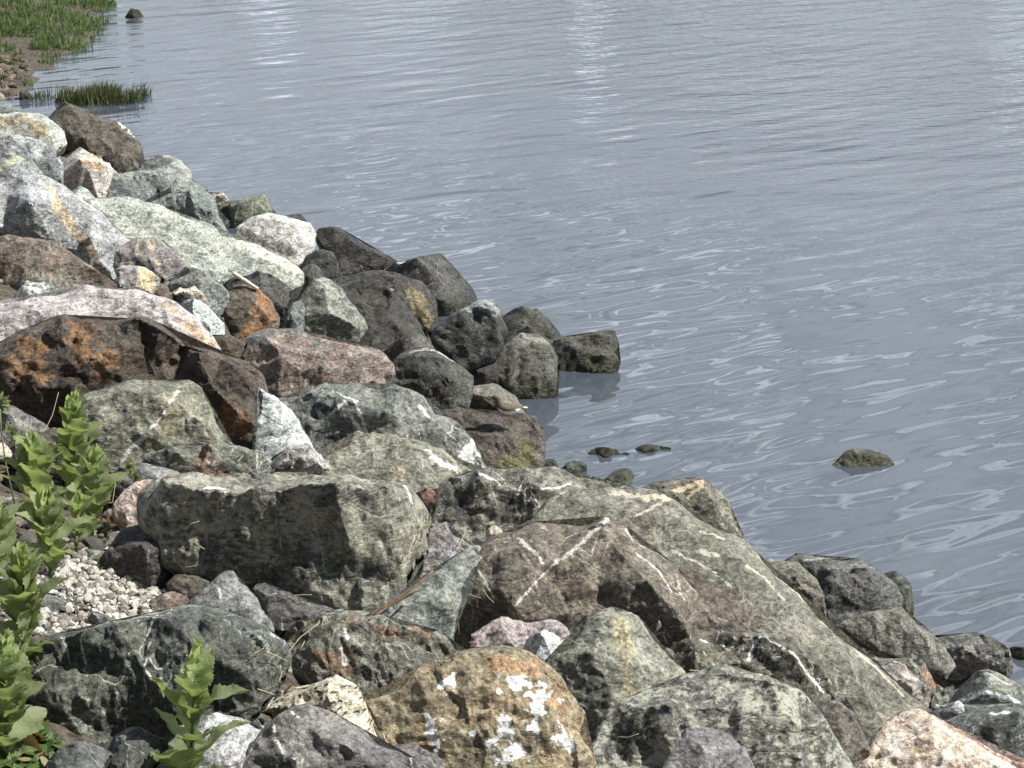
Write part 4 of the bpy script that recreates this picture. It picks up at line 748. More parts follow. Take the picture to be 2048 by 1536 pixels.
rock('boulder', 'tan and grey-green peaked boulder between the golden one and the speckled one', [(1082,1345),(1100,1318),(1130,1292),(1150,1278),(1170,1260),(1182,1240),(1195,1228),(1215,1222),(1232,1222),(1256,1228),(1275,1238),(1285,1262),(1310,1285),(1335,1315),(1372,1358),(1380,1400),(1300,1470),(1230,1540),(1170,1560),(1120,1450)], 'ol', t=36, az=4, A=(0.249,0.241,0.189), B=(0.167,0.163,0.135), patch=[pl(34,(1235,1260),(1250,1340)),pl(20,(1240,1340),(1255,1400))], P=(0.405,0.341,0.209), cps=[(1205,1250,.12),(1245,1250,.15),(1180,1320,.22),(1250,1340,.3),(1320,1360,.2),(1220,1440,.28)], sa=.45, chip=.8, push=1.2)
rock('boulder', 'greenish boulder covered in pale lichen spots, dark left flank, bottom right', [(1150,1600),(1165,1545),(1185,1495),(1205,1455),(1222,1435),(1237,1418),(1257,1398),(1300,1386),(1340,1377),(1368,1362),(1395,1352),(1425,1343),(1452,1339),(1480,1345),(1512,1360),(1560,1370),(1590,1390),(1615,1414),(1648,1455),(1680,1505),(1705,1560),(1715,1600)], 'li', t=48, az=6, cps=[(1250,1425,.10),(1275,1440,.20),(1350,1400,.15),(1450,1370,.14),(1550,1400,.16),(1330,1450,.26),(1450,1450,.25),(1580,1480,.2),(1235,1510,.03),(1290,1505,.10),(1540,1450,.26),(1600,1560,.16)], patch=[pl(62,(1190,1540),(1235,1475),(1300,1490)),pl(22,(1258,1432),(1320,1446)),pl(30,(1580,1500),(1620,1550)),pl(18,(1540,1480),(1570,1470))], P=(0.100,0.104,0.092), anchor=(1430,1590), push=1.5, chip=1.5)  # dark patches paint the shaded left flank and a shadow wedge
rock('rock', 'smooth purple-grey stone leaning in front of the lichen-spotted boulder', [(1322,1590),(1330,1535),(1350,1490),(1362,1465),(1376,1452),(1400,1455),(1432,1460),(1462,1475),(1482,1492),(1498,1525),(1512,1590)], 'pu', t=36, az=4, A=(0.270,0.254,0.282), B=(0.200,0.188,0.208), chip=.5, va=.05, cps=[(1375,1475,.1),(1400,1500,.2),(1460,1510,.18),(1410,1550,.22)], push=2.0, anchor=(1420,1560))
rock('boulder', 'golden brown boulder splashed with white lichen, bottom centre', [(690,1425),(730,1405),(770,1390),(805,1368),(840,1340),(872,1320),(900,1310),(922,1304),(970,1298),(1015,1300),(1045,1306),(1080,1322),(1110,1355),(1145,1395),(1152,1425),(1160,1460),(1168,1520),(1165,1590),(900,1600),(810,1540),(760,1480)], 'gd', t=44, az=4, A=(.34,.25,.15), B=(.21,.185,.13), patch=[pl(36,(990,1340),(1060,1350)),pl(20,(1080,1400),(1120,1430))], P=(.37,.22,.12), crust=[pl(52,(1020,1400),(1080,1420),(1060,1470)),pl(32,(880,1380),(900,1385)),pl(44,(850,1470),(870,1500)),pl(44,(1000,1470),(1040,1520)),pl(34,(1110,1480),(1130,1500)),pl(34,(960,1500),(1000,1530))], W=(.80,.81,.80), cps=[(830,1375,.12),(900,1340,.14),(1000,1330,.16),(1090,1370,.14),(860,1430,.22),(980,1420,.26),(1090,1460,.22),(880,1520,.15)], sa=.4, chip=1.2, push=1.2, anchor=(980,1590))
rock('boulder', 'cream pitted porous stone, bottom left of centre', [(528,1395),(540,1375),(560,1356),(580,1348),(600,1345),(625,1341),(650,1341),(680,1352),(712,1372),(732,1405),(755,1430),(775,1452),(777,1495),(740,1500),(680,1460),(620,1440),(555,1430)], 'cr', t=50, az=8, pits=1.0, rough=2.6, sa=.5, va=0.0, patch=[pl(7,(618,1390),(622,1396)),pl(5,(640,1380),(642,1382)),pl(6,(680,1392),(683,1394))], P=(0.155,0.131,0.115), push=1.2)  # small dark patches paint the shade inside single pits
rock('rock', 'purple-brown rock sliver at the bottom edge beside the golden boulder', [(755,1500),(790,1485),(830,1492),(870,1515),(905,1560),(900,1600),(740,1600)], 'pu', t=48, A=(0.165,0.137,0.133), push=1.5)
rock('stone', 'small dark purple stone half buried in the gravel', [(176,1234),(184,1224),(193,1219),(215,1230),(238,1243),(215,1262),(190,1258)], 'pu', t=45, A=(0.140,0.128,0.148))
rock('stone', 'grey-green stone in the gravel beside the leafy stem, lower left', [(62,1200),(80,1180),(110,1178),(130,1190),(128,1220),(90,1235),(66,1225)], 'gy', t=50, A=(0.218,0.218,0.194))
rock('boulder', 'big dark green-black boulder with a pale top edge, bottom left', [(52,1345),(62,1312),(85,1296),(113,1281),(145,1271),(178,1264),(240,1250),(308,1237),(350,1225),(393,1216),(437,1230),(485,1250),(533,1271),(560,1290),(568,1310),(562,1346),(540,1385),(500,1425),(460,1450),(400,1470),(330,1480),(215,1500),(120,1500),(75,1460),(50,1400)], 'gg', t=36, az=0, A=(0.154,0.158,0.134), B=(0.075,0.079,0.071), va=.9, sa=.38, vein=[pl(3,(325,1240),(315,1275),(305,1300)),pl(3,(180,1300),(185,1350))], cps=[(100,1310,.18),(180,1285,.24),(250,1275,.28),(350,1262,.28),(440,1262,.28),(530,1300,.22),(190,1360,.16),(200,1420,.18),(300,1350,.28),(420,1330,.30),(500,1370,.24),(350,1430,.2),(110,1400,.2)], chip=1.5, push=1.2, edge=.06)
rock('boulder', 'white and pink speckled rock behind the small leafy plant, bottom edge', [(250,1600),(290,1540),(330,1480),(380,1450),(430,1430),(480,1419),(515,1424),(535,1436),(520,1480),(480,1540),(455,1600)], 'wh', t=46, az=5, A=(0.468,0.452,0.460), B=(0.300,0.292,0.308), sa=.5, push=1.5)
rock('boulder', 'dark purple-brown dome-shaped rock with white scratches, bottom edge', [(440,1600),(470,1550),(497,1510),(520,1478),(545,1445),(565,1430),(590,1418),(622,1412),(655,1420),(685,1432),(720,1460),(755,1488),(800,1510),(850,1535),(890,1600)], 'pu', t=42, az=0, A=(0.211,0.191,0.179), B=(0.123,0.115,0.113), va=.7, vein=[pl(3,(550,1450),(555,1490),(575,1525)),pl(3,(580,1425),(600,1445))], cps=[(560,1455,.14),(620,1440,.16),(560,1520,.24),(660,1490,.26),(740,1530,.2)], push=2.0, anchor=(640,1590))
rock('rock', 'dark blocky rock under the big green-black boulder, bottom left', [(180,1560),(200,1510),(222,1478),(250,1460),(290,1462),(325,1475),(330,1500),(285,1550),(260,1600),(190,1600)], 'gy', t=40, A=(0.100,0.100,0.096), B=(0.060,0.060,0.058), push=1.5)
rock('rock', 'grey-black flat rock in the bottom left corner beside the ground leaves', [(90,1540),(110,1510),(145,1492),(185,1483),(215,1490),(205,1530),(180,1600),(100,1600)], 'gy', t=50, A=(0.119,0.119,0.111), push=1.5)
rock('boulder', 'pink, cream and orange boulder with a dark red streak, bottom right corner', [(1700,1600),(1715,1550),(1740,1500),(1762,1470),(1785,1442),(1800,1430),(1838,1421),(1868,1433),(1905,1460),(1950,1486),(2000,1506),(2085,1540),(2085,1610)], 'or', t=46, az=4, A=(.66,.57,.50), B=(.56,.41,.27), S=(.84,.79,.72), sa=.5, patch=[pl(15,(1862,1436),(1905,1464),(1960,1496),(2040,1528)),pl(13,(1785,1462),(1800,1450)),pl(6,(1790,1500),(1850,1476))], P=(.24,.10,.085), cps=[(1800,1460,.14),(1850,1450,.16),(1840,1490,.26),(1900,1500,.22),(1780,1520,.2),(1960,1530,.18),(1880,1550,.26)], push=2.0, anchor=(1870,1585))
def ghit(px, py):
    r = rays(px, py); t = hit(px, py)[1]
    for _ in range(14):
        p = CAM + r * t; t = .4 * t + .6 * (float(ground_z([p[0]], [p[1]])[0]) - CAM[2]) / r[2]
    return CAM + r * t, t
# ---------------------------------------------------------------- pebbles and gravel
def ico(sub=1):
    import bmesh
    bm = bmesh.new(); bmesh.ops.create_icosphere(bm, subdivisions=sub, radius=1)
    V = np.array([v.co[:] for v in bm.verts]); F = np.array([[v.index for v in f.verts] for f in bm.faces]); bm.free()
    return V, F
ICO1, ICO1F = ico(1); ICO2, ICO2F = ico(2)
def merge_stones(C, R, seed, base=(ICO1, ICO1F)):
    nr = np.random.RandomState(seed); Vs = []; Fs = []; n0 = 0
    for c, r in zip(C, R):
        V = base[0] * nr.uniform(.55, 1.25, 3) * (1 + nr.uniform(-.22, .22, (len(base[0]), 1)))
        q = nr.normal(size=(3, 3)); q, _ = np.linalg.qr(q)
        V = (V @ q) * r; V[:, 2] *= .8
        Vs.append(V + c); Fs.append(base[1] + n0); n0 += len(V)
    return np.vstack(Vs), np.vstack(Fs).tolist()
def gravel_mat(name, cols):
    m = bpy.data.materials.new(name); m.use_nodes = True; t = m.node_tree; p = t.nodes['Principled BSDF']
    ge = N(t, 'ShaderNodeNewGeometry')
    r = ramp(t, ge.outputs['Random Per Island'], [((i + .01) / len(cols), c) for i, c in enumerate(cols)], 'CONSTANT')
    tc = N(t, 'ShaderNodeTexCoord'); n = N(t, 'ShaderNodeTexNoise', in_Scale=260.0, in_Detail=4.0); L(t, tc.outputs['Object'], n.inputs['Vector'])
    m2 = ramp(t, n.outputs[0], [(.3, .55), (.6, 1.15)])
    L(t, mixc(t, 1.0, r.outputs[0], m2.outputs[0], 'MULTIPLY'), p.inputs['Base Color']); p.inputs['Roughness'].default_value = .9
    b = N(t, 'ShaderNodeBump', in_Distance=.003); L(t, n.outputs[0], b.inputs['Height']); L(t, b.outputs[0], p.inputs['Normal'])
    return m
nr = np.random.RandomState(5)
GM1 = gravel_mat('pale_gravel', [(.52,.49,.42), (.40,.385,.345), (.60,.57,.50), (.20,.19,.175), (.30,.27,.225), (.12,.115,.105), (.46,.44,.39), (.16,.155,.145)])
GM2 = gravel_mat('rubble', [(.13,.12,.105), (.08,.075,.068), (.18,.165,.14), (.26,.24,.20), (.06,.056,.052), (.13,.105,.08)])
pts = []
while len(pts) < 3600:
    px, py = nr.uniform(30, 440), nr.uniform(1085, 1310)
    e = ((px - 240) / 190) ** 2 + ((py - 1205) / 105) ** 2
    if e < 1 + nr.uniform(-.3, .35): pts.append((px, py))
PT = np.array([hit(px, py)[0][:2] for px, py in pts[:900]])
PT = np.vstack([PT + nr.normal(size=PT.shape) * .018 for k in range(6)])
RD = np.exp(nr.normal(-5.3, .5, len(PT))); RD = np.clip(RD, .0028, .014)
Cn = np.column_stack([PT, ground_z(PT[:, 0], PT[:, 1]) + RD * .45])
V, F = merge_stones(Cn, RD, 3)
tag(mesh_obj('gravel', V, F, GM1, smooth=False), kind='stuff')
# the bigger pebbles of the pocket are things of their own
peb_px = [(185,1160,9),(214,1172,8),(262,1178,9),(196,1195,9),(240,1188,8),(160,1185,8),(176,1204,10),(224,1212,9),(252,1200,7),(120,1198,8),(140,1168,8),(205,1150,8),(170,1140,8),(230,1158,7)]
pm_ = gravel_mat('pale_pebble', [(.66,.61,.51), (.55,.51,.44), (.74,.70,.62)])
pv = []
for k in range(4):
    V, F = merge_stones([(0, 0, 0)], [1.0], 40 + k, (ICO2, ICO2F))
    pv.append(mesh_obj('pebble', V, F, pm_))
for i, (px, py, r) in enumerate(peb_px):
    c, t_ = ghit(px, py); o = pv[i] if i < 4 else pv[i % 4].copy()
    if i >= 4: COL.objects.link(o)
    s_ = r / FPX * t_ * 1.15; o.scale = (s_, s_ * .9, s_ * .72); o.rotation_euler = (0, 0, i * 1.3)
    o.location = (c[0], c[1], float(ground_z([c[0]], [c[1]])[0]) + s_ * .75)
    tag(o, 'whitish pebble a little larger than the gravel it lies on', 'pebble', 'whitish pebbles lying on the gravel')
# loose rubble filling the gaps under the big rocks
Rb = []
while len(Rb) < 5200:
    x, y = nr.uniform(-5, 2.2), nr.uniform(3.2, 17.5)
    d = (x - S0[0]) * NS[0] + (y - S0[1]) * NS[1]
    if -1.0 < d < 4.6 and abs(x) < .26 * y + .3: Rb.append((x, y))
for k in range(9000):
    x, y = nr.uniform(-1.9, 2.0), nr.uniform(3.3, 8.0)
    d = (x - S0[0]) * NS[0] + (y - S0[1]) * NS[1]
    if -.1 < d < 4.9 and abs(x) < .26 * y + .1: Rb.append((x, y))
Rb = np.array(Rb)
Rb = Rb[((Rb[:, 0] - GP[0]) / .34) ** 2 + ((Rb[:, 1] - GP[1]) / .5) ** 2 > 1]
rad = np.clip(np.exp(nr.normal(-4.3, .5, len(Rb))), .005, .030)
uw = ((Rb[:, 0] - S0[0]) * NS[0] + (Rb[:, 1] - S0[1]) * NS[1]) < -.1
rad = np.where(uw, rad * 1.6, rad); zt = ground_z(Rb[:, 0], Rb[:, 1]); ok_ = ~uw | (zt + rad * 1.3 < -.03); Rb = Rb[ok_]; rad = rad[ok_]
V, F = merge_stones(np.column_stack([Rb, ground_z(Rb[:, 0], Rb[:, 1]) + rad * .3]), rad, 9, (ICO2, ICO2F))
tag(mesh_obj('rubble', V, F, GM2, smooth=False), kind='stuff')

# ---------------------------------------------------------------- leafy plants
def leaf_mat(name, c1, c2, trans=.35):
    m = bpy.data.materials.new(name); m.use_nodes = True; t = m.node_tree; t.nodes.clear()
    tc = N(t, 'ShaderNodeTexCoord'); n = N(t, 'ShaderNodeTexNoise', in_Scale=4.0, in_Detail=5.0, in_Roughness=.65); L(t, tc.outputs['Object'], n.inputs['Vector'])
    oi = N(t, 'ShaderNodeObjectInfo')
    f = math_(t, 'ADD', math_(t, 'MULTIPLY', n.outputs[0], .8), math_(t, 'MULTIPLY', oi.outputs['Random'], .45))
    r = ramp(t, f, [(.35, c1), (.8, c2)])
    w_ = N(t, 'ShaderNodeAttribute', attribute_name='rib')
    col = mixc(t, math_(t, 'MULTIPLY', w_.outputs['Fac'], .55), r.outputs[0], (.30, .36, .17))
    bn = N(t, 'ShaderNodeTexNoise', in_Scale=16.0, in_Detail=3.0); L(t, tc.outputs['Object'], bn.inputs['Vector'])
    b = N(t, 'ShaderNodeBump', in_Distance=.003, in_Strength=.7); L(t, bn.outputs[0], b.inputs['Height'])
    p = N(t, 'ShaderNodeBsdfPrincipled'); L(t, col, p.inputs['Base Color']); p.inputs['Roughness'].default_value = .6; p.inputs['Specular IOR Level'].default_value = .35
    L(t, b.outputs[0], p.inputs['Normal'])
    tl = N(t, 'ShaderNodeBsdfTranslucent'); L(t, mixc(t, 1.0, col, (1.3, 1.35, .75), 'MULTIPLY'), tl.inputs[0])
    mx = N(t, 'ShaderNodeMixShader'); mx.inputs[0].default_value = trans; L(t, p.outputs[0], mx.inputs[1]); L(t, tl.outputs[0], mx.inputs[2])
    o = N(t, 'ShaderNodeOutputMaterial'); L(t, mx.outputs[0], o.inputs[0]); return m
LM = leaf_mat('green_leaf', (.15, .185, .095), (.30, .345, .195), .45)
LMy = leaf_mat('young_leaf', (.26, .32, .13), (.42, .49, .24), .45)
LMd = leaf_mat('withered_leaf', (.13, .075, .035), (.26, .17, .09), .2)
STM = simple_mat('stem', (.17, .20, .09), .7, 60)
def leaf_mesh(name, mat, seed, wid=.24, ser=.12, fold=.16, bend=.35):
    rr = random.Random(seed); n = 26; V = []; F = []; rib = []
    for i in range(n + 1):
        s = i / n
        wv = wid * (math.sin(math.pi * min(1, s ** .72)) ** .8) * (1 if s < .99 else .05) + .012 * (1 - s)
        if i % 2 and .15 < s < .95: wv *= 1 + ser * rr.uniform(.7, 1.9)
        z = bend * (s * s) * -.5 + .03 * math.sin(s * 9 + seed)
        for j in (-2, -1, 0, 1, 2):
            q = j / 2
            V.append((s, q * wv, z + abs(q) ** 1.3 * fold * wv * 2.2 + .035 * math.sin(s * 17 + j * 2 + seed) * abs(q)))
            rib.append(1.0 if j == 0 else (.25 if (i % 5 == 0) else 0.0))
    for i in range(n):
        for j in range(4):
            a = i * 5 + j; F.append((a, a + 1, a + 6, a + 5))
    me = bpy.data.meshes.new(name); me.from_pydata(V, [], F); me.polygons.foreach_set('use_smooth', [True] * len(F)); me.materials.append(mat)
    fattr(me, 'rib', rib); me.update(); return me
LEAVES = [leaf_mesh('leaf', LM, k, wid=.26 + .03 * (k % 3), bend=.15 + .3 * (k % 2)) for k in range(4)]
YOUNG = [leaf_mesh('leaf', LMy, 10 + k, wid=.21 + .02 * k, bend=-.15 + .2 * k, fold=.3) for k in range(3)]
def tube(pts, r, n=7, close=True):
    P = [np.array(p, float) for p in pts]; V = []; F = []
    rs = r if hasattr(r, '__len__') else [r] * len(P)
    for i, p in enumerate(P):
        t_ = P[min(i + 1, len(P) - 1)] - P[max(i - 1, 0)]; t_ = t_ / (np.linalg.norm(t_) + 1e-9)
        a = np.cross(t_, [0.13, .9, .3]); a /= np.linalg.norm(a); b = np.cross(t_, a)
        for k in range(n):
            th = 2 * math.pi * k / n; V.append(p + rs[i] * (math.cos(th) * a + math.sin(th) * b))
    for i in range(len(P) - 1):
        for k in range(n):
            F.append((i*n + k, i*n + (k+1) % n, (i+1)*n + (k+1) % n, (i+1)*n + k))
    F.append(tuple(range(n - 1, -1, -1))); F.append(tuple((len(P)-1)*n + k for k in range(n)))
    return np.array(V), F
def plant(label, base, tip, nleaf, lpx, seed, u0=.12, lean=0.0, spread=1.0, group='leafy plants among the rocks'):
    rr = random.Random(seed)
    B, tb = ghit(*base); B = np.array([B[0], B[1], float(ground_z([B[0]], [B[1]])[0])])
    tb = float((B - CAM) @ FWD)
    T = CAM + rays(*tip) * (tb + lean)
    root = empty('leafy_plant', B); tag(root, label, 'plant', group)
    mid = (B + T) / 2 + np.array([rr.uniform(-.02, .02), rr.uniform(-.02, .02), 0])
    cv = lambda u: (1-u)**2 * B + 2*u*(1-u) * mid + u*u * T
    sp_ = [cv(i / 12) - B for i in range(13)]
    V, F = tube(sp_, [.0045 * (1 - .6 * i / 12) for i in range(13)], 6)
    mesh_obj('stem', V, F, STM, root)
    ll = lpx / FPX * tb; a0 = rr.uniform(0, 6)
    up = (T - B) / np.linalg.norm(T - B)
    nleaf = int(nleaf * .72); ll *= 1.0
    for i in range(nleaf):
        f = i / (nleaf - 1); u = u0 + (1 - u0) * f ** .9
        yg = f > .78
        ang = a0 + i * 2.39996
        pitch = R_((42 + 28 * f ** 1.2 + (22 if yg else 0)) + rr.uniform(-24, 16)) 
        L_ = ll * (1.0 if f < .55 else 1.0 - .62 * (f - .55) / .45) * rr.uniform(.75, 1.15) * (.75 + .4 * min(1, f / .15))
        if i > nleaf - 3: pitch = R_(80); L_ = ll * .42
        d = np.array([math.cos(ang) * math.cos(pitch) * spread, math.sin(ang) * math.cos(pitch) * spread, math.sin(pitch)])
        d = d + up * .25 * f; d /= np.linalg.norm(d)
        nz = np.array([0, 0, 1.0]) - d * d[2]
        if np.linalg.norm(nz) < .05: nz = -np.array([math.cos(ang), math.sin(ang), 0])
        nz /= np.linalg.norm(nz)
        tw = rr.uniform(-.5, .5); sdv = np.cross(nz, d); nz2 = nz * math.cos(tw) + sdv * math.sin(tw); sdv = np.cross(nz2, d)
        o = bpy.data.objects.new('leaf', rr.choice(YOUNG if yg else LEAVES)); COL.objects.link(o); o.parent = root
        M = Matrix(((d[0], sdv[0], nz2[0]), (d[1], sdv[1], nz2[1]), (d[2], sdv[2], nz2[2]))).to_4x4()
        o.matrix_local = Matrix.Translation(Vector((cv(u) - B).tolist())) @ M @ Matrix.Diagonal((L_, L_ * rr.uniform(.95, 1.2), L_, 1))
    return root
plant('tall leafy green plant in front of the olive boulder with the white seam', (160,1075), (150,805), 36, 80, 1)
plant('bushy leafy plant at the left edge beside the tall one', (70,1080), (62,885), 30, 84, 2)
plant('leafy shoot with broad leaves to the right of the tall plant', (186,1090), (196,915), 24, 74, 4)
plant('leafy shoot with pointed pale tip standing above the gravel pocket', (100,1160), (92,1000), 30, 80, 5)
plant('long leafy stem reaching up at the left edge beside the gravel', (35,1400), (42,1120), 38, 96, 6)
plant('low leafy stem at the bottom left, in front of the green-black boulder', (20,1560), (18,1290), 36, 92, 7)
plant('leafy plant cut by the left edge, middle height', (-25,1240), (-10,1010), 30, 90, 8)
plant('single leafy plant standing before the white and pink rock at the bottom edge', (372,1700), (394,1312), 26, 112, 9, u0=.2, lean=-.02)
plant('small leafy shoot at the foot of the pink and orange stone', (150,1110), (160,1000), 18, 60, 12)

# palmate sprigs
def sprig(label, pts, heads, seed):
    rr = random.Random(seed)
    d0 = hit(pts[0][0], pts[0][1])[1]
    P = [CAM + rays(x, y) * d0 for x, y in pts]
    root = empty('green_sprig', P[0]); tag(root, label, 'plant')
    V, F = tube([p - P[0] for p in P], .0022, 6); mesh_obj('stem', V, F, STM, root)
    for hx, hy in heads:
        H = CAM + rays(hx, hy) * d0 - P[0]
        for k in range(7):
            a = -2.9 + k * .52 + rr.uniform(-.15, .15) + math.pi * .5
            d = np.array([math.cos(a), rr.uniform(-.5, .2), math.sin(a)]); d /= np.linalg.norm(d)
            nz = np.cross(d, [1, .3, 0]); nz = np.array([0, -.8, .6]); nz = nz - d * (nz @ d); nz /= np.linalg.norm(nz); sv_ = np.cross(nz, d)
            o = bpy.data.objects.new('leaflet', LEAVES[k % 4]); COL.objects.link(o); o.parent = root
            M = Matrix(((d[0], sv_[0], nz[0]), (d[1], sv_[1], nz[1]), (d[2], sv_[2], nz[2]))).to_4x4()
            ln = rr.uniform(.024, .034)
            o.matrix_local = Matrix.Translation(Vector(H.tolist())) @ M @ Matrix.Diagonal((ln, ln * .6, ln, 1))
sprig('thin stem with narrow finger-like leaflets leaning right over the pink and orange stone', [(190,1010),(215,985),(240,965),(252,945)], [(257,937),(270,960)], 1)
sprig('thin tall stem with narrow finger-like leaflets at the very left edge', [(30,1010),(12,930),(2,860),(0,812)], [(2,805),(22,868)], 2)

# withered leaves
WL = [leaf_mesh('dead_leaf', LMd, 30 + k, wid=.28, bend=.9, fold=.5, ser=.2) for k in range(2)]
rr = random.Random(3)
for i, (px, py) in enumerate([(205,1062),(214,1074),(222,1060),(206,1046)]):
    c, t_ = ghit(px, py); o = bpy.data.objects.new('dead_leaf', WL[i % 2]); COL.objects.link(o)
    o.location = (c[0], c[1], float(ground_z([c[0]], [c[1]])[0]) + .03); o.rotation_euler = (rr.uniform(-.6, .6), rr.uniform(-.5, .3), rr.uniform(0, 6.28)); l_ = rr.uniform(.03, .05); o.scale = (l_, l_, l_)
    tag(o, 'curled brown dead leaf lying under the tall leafy plant', 'dead leaf', 'dead leaves under the tall plant')
for (px, py, a, lab) in [(58,1440,1.2,'large curled reddish brown dead leaf hanging at the bottom left'), (38,1470,.4,'flat brown dead leaf below the large curled one at the bottom left')]:
    c, t_ = ghit(px, py + 30); P = CAM + rays(px, py) * (t_ - .05)
    o = bpy.data.objects.new('dead_leaf', WL[0]); COL.objects.link(o); o.location = P; o.rotation_euler = (.8, a, -.8); o.scale = (.075, .075, .075); tag(o, lab, 'dead leaf')

# ---------------------------------------------------------------- grass
def blades(name, roots, hh, wid, seed, mat, lean=.35):
    nr = np.random.RandomState(seed); n = len(roots)
    a = nr.uniform(0, 6.283, n); la = nr.uniform(0, lean, n); H = hh * nr.uniform(.3, 1.15, n) * .85 * (1 + .35 * fbm(np.column_stack([roots[:, :2] * 5.0, np.zeros(n)]), 2))
    side = np.stack([np.cos(a), np.sin(a), np.zeros(n)], 1); ld = np.stack([np.cos(a + 1.6 + .0), np.sin(a + 1.6), np.zeros(n)], 1) + np.array([.35, 0, 0])
    V = []; F = []
    lv = [0, .35, .7, 1.0]
    VV = np.zeros((n, 7, 3))
    for k, s in enumerate(lv):
        c = roots + np.stack([np.zeros(n), np.zeros(n), H * s * (1 - .18 * la * s)], 1) + ld * (la * H * s * s)[:, None]
        wv = wid * (1 - s) ** .6
        if k < 3: VV[:, 2*k] = c - side * wv; VV[:, 2*k+1] = c + side * wv
        else: VV[:, 6] = c
    b = np.arange(n)[:, None] * 7
    F = np.vstack([b + np.array([0,1,3,2]), b + np.array([2,3,5,4])]).tolist() + (b + np.array([4,5,6])).tolist()
    return mesh_obj(name, VV.reshape(-1, 3), F, mat, smooth=False)
def grass_mat(name, cols):
    m = leaf_mat(name, cols[0], cols[1], .3); t = m.node_tree
    ge = N(t, 'ShaderNodeNewGeometry')
    rnode = [n for n in t.nodes if n.type == 'VALTORGB'][0]
    for l in list(rnode.inputs[0].links): t.links.remove(l)
    L(t, ge.outputs['Random Per Island'], rnode.inputs[0]); e = rnode.color_ramp.elements; e[0].position = 0; e[1].position = .9
    x = e.new(.97); x.color = (.28, .24, .13, 1); return m
GG = grass_mat('marsh_grass', ((.038, .078, .020), (.115, .180, .055)))
GG2 = grass_mat('marsh_grass_dark', ((.030, .040, .016), (.085, .105, .045)))
nr = np.random.RandomState(11)
P = np.column_stack([nr.uniform(-8, -3.0, 60000), nr.uniform(17.6, 24, 60000)])
z = ground_z(P[:, 0], P[:, 1])
edge_ = (P[:, 1] > 18.75 + .35 * np.sin(P[:, 0] * 3.1) - .55 * (P[:, 0] > -3.75)) & (z > -.03)
vis = np.abs(P[:, 0]) < .225 * P[:, 1] + .2
k = edge_ & vis; P = P[k][:24000]; z = z[k][:24000]
cl_ = fbm(np.column_stack([P * 2.2, np.zeros(len(P))]), 2)
k = cl_ > -.30; P, z, cl_ = P[k], z[k], cl_[k]
gb_ = blades('grass', np.column_stack([P, np.maximum(z - .01, -.03)]), (.115 + .04 * cl_), .0045, 1, GG, 1.1); tag(gb_, kind='stuff')
q = np.column_stack([nr.uniform(-5, -3.4, 9000), nr.uniform(17.2, 19.2, 9000)]); zq = ground_z(q[:, 0], q[:, 1])
k = (zq > .0) & (fbm(np.column_stack([q * 3.5, np.ones(len(q))]), 2) > .12); q, zq = q[k], zq[k]
tag(blades('short_grass', np.column_stack([q, zq]), .085, .004, 2, GG, .7), kind='stuff')
# tuft standing in the water
def tuft(label, x0, x1, ybase, n, h, seed, dy=.16):
    nr = np.random.RandomState(seed)
    A, _ = hit(x0, ybase); B, _ = hit(x1, ybase)
    u = nr.beta(1.6, 1.6, n); c = (A + B) / 2
    X = A[0] + (B[0] - A[0]) * u; Y = c[1] + nr.normal(size=n) * dy * np.sqrt(np.clip(1 - (2*u - 1) ** 2, .05, 1)); 
    R = np.column_stack([X, Y, np.full(n, -.03)])
    return R
Rt = np.vstack([tuft('', 108, 285, 202, 1000, .2, 4, .1), tuft('', 118, 240, 200, 1000, .2, 6, .09)])
tb_ = blades('grass_tuft', Rt, .17, .0040, 5, GG2, .9); tag(tb_, 'dark green grass tuft standing in the water beside the far end of the rocks', 'grass tuft')
Rt = tuft('', 262, 302, 192, 160, .1, 8, .06)
tag(blades('grass_tuft', Rt, .13, .0035, 9, GG2, .6), 'sparse thin blades at the right tip of the dark water tuft', 'grass tuft')
Rt = tuft('', 62, 110, 196, 160, .1, 14, .08)
tag(blades('grass_tuft', Rt, .11, .0035, 15, GG2, .6), 'short sparse blades between the mossy stone and the dark water tuft', 'grass tuft')
# pebbly muddy strip by the grass bank
S_ = []
nr = np.random.RandomState(21)
while len(S_) < 120:
    px, py = nr.uniform(-30, 60), nr.uniform(112, 200)
    if px < 60 - abs(py - 140) * .7 + nr.uniform(-25, 10): S_.append(hit(px, py)[0])
S_ = np.array(S_); rad = np.clip(np.exp(nr.normal(-3.6, .45, len(S_))), .012, .055)
V, F = merge_stones(np.column_stack([S_[:, :2], np.maximum(ground_z(S_[:, 0], S_[:, 1]), -.01) + rad * .2]), rad, 22)
tag(mesh_obj('shore_shingle', V, F, gravel_mat('shingle', [(.13,.105,.075), (.08,.07,.05), (.20,.155,.11), (.11,.095,.075), (.26,.22,.17)]), smooth=False), kind='stuff')
# small ground leaves, bottom left corner
nr = np.random.RandomState(31); Vs = []; Fs = []; n0 = 0
for i in range(900):
    px, py = nr.uniform(-20, 150), nr.uniform(1462, 1580)
    if px > 60 + (py - 1450) * .9: continue
    c, t_ = ghit(px, py); zz = float(ground_z([c[0]], [c[1]])[0]) + nr.uniform(.01, .045)
    a, s = nr.uniform(0, 6.28), nr.uniform(.006, .012); ti = nr.uniform(-.9, .9)
    ux = np.array([math.cos(a), math.sin(a), ti]); vx = np.array([-math.sin(a), math.cos(a), nr.uniform(-.4, .4)])
    ring = [np.array([c[0], c[1], zz]) + s * (1.3 * math.cos(q_) * ux + .8 * math.sin(q_) * vx) for q_ in np.linspace(0, 6.28, 9)[:-1]]
    Vs += ring; Fs.append(tuple(range(n0, n0 + 8))); n0 += 8
tag(mesh_obj('ground_cover', np.array(Vs), Fs, GG, smooth=False), kind='stuff')

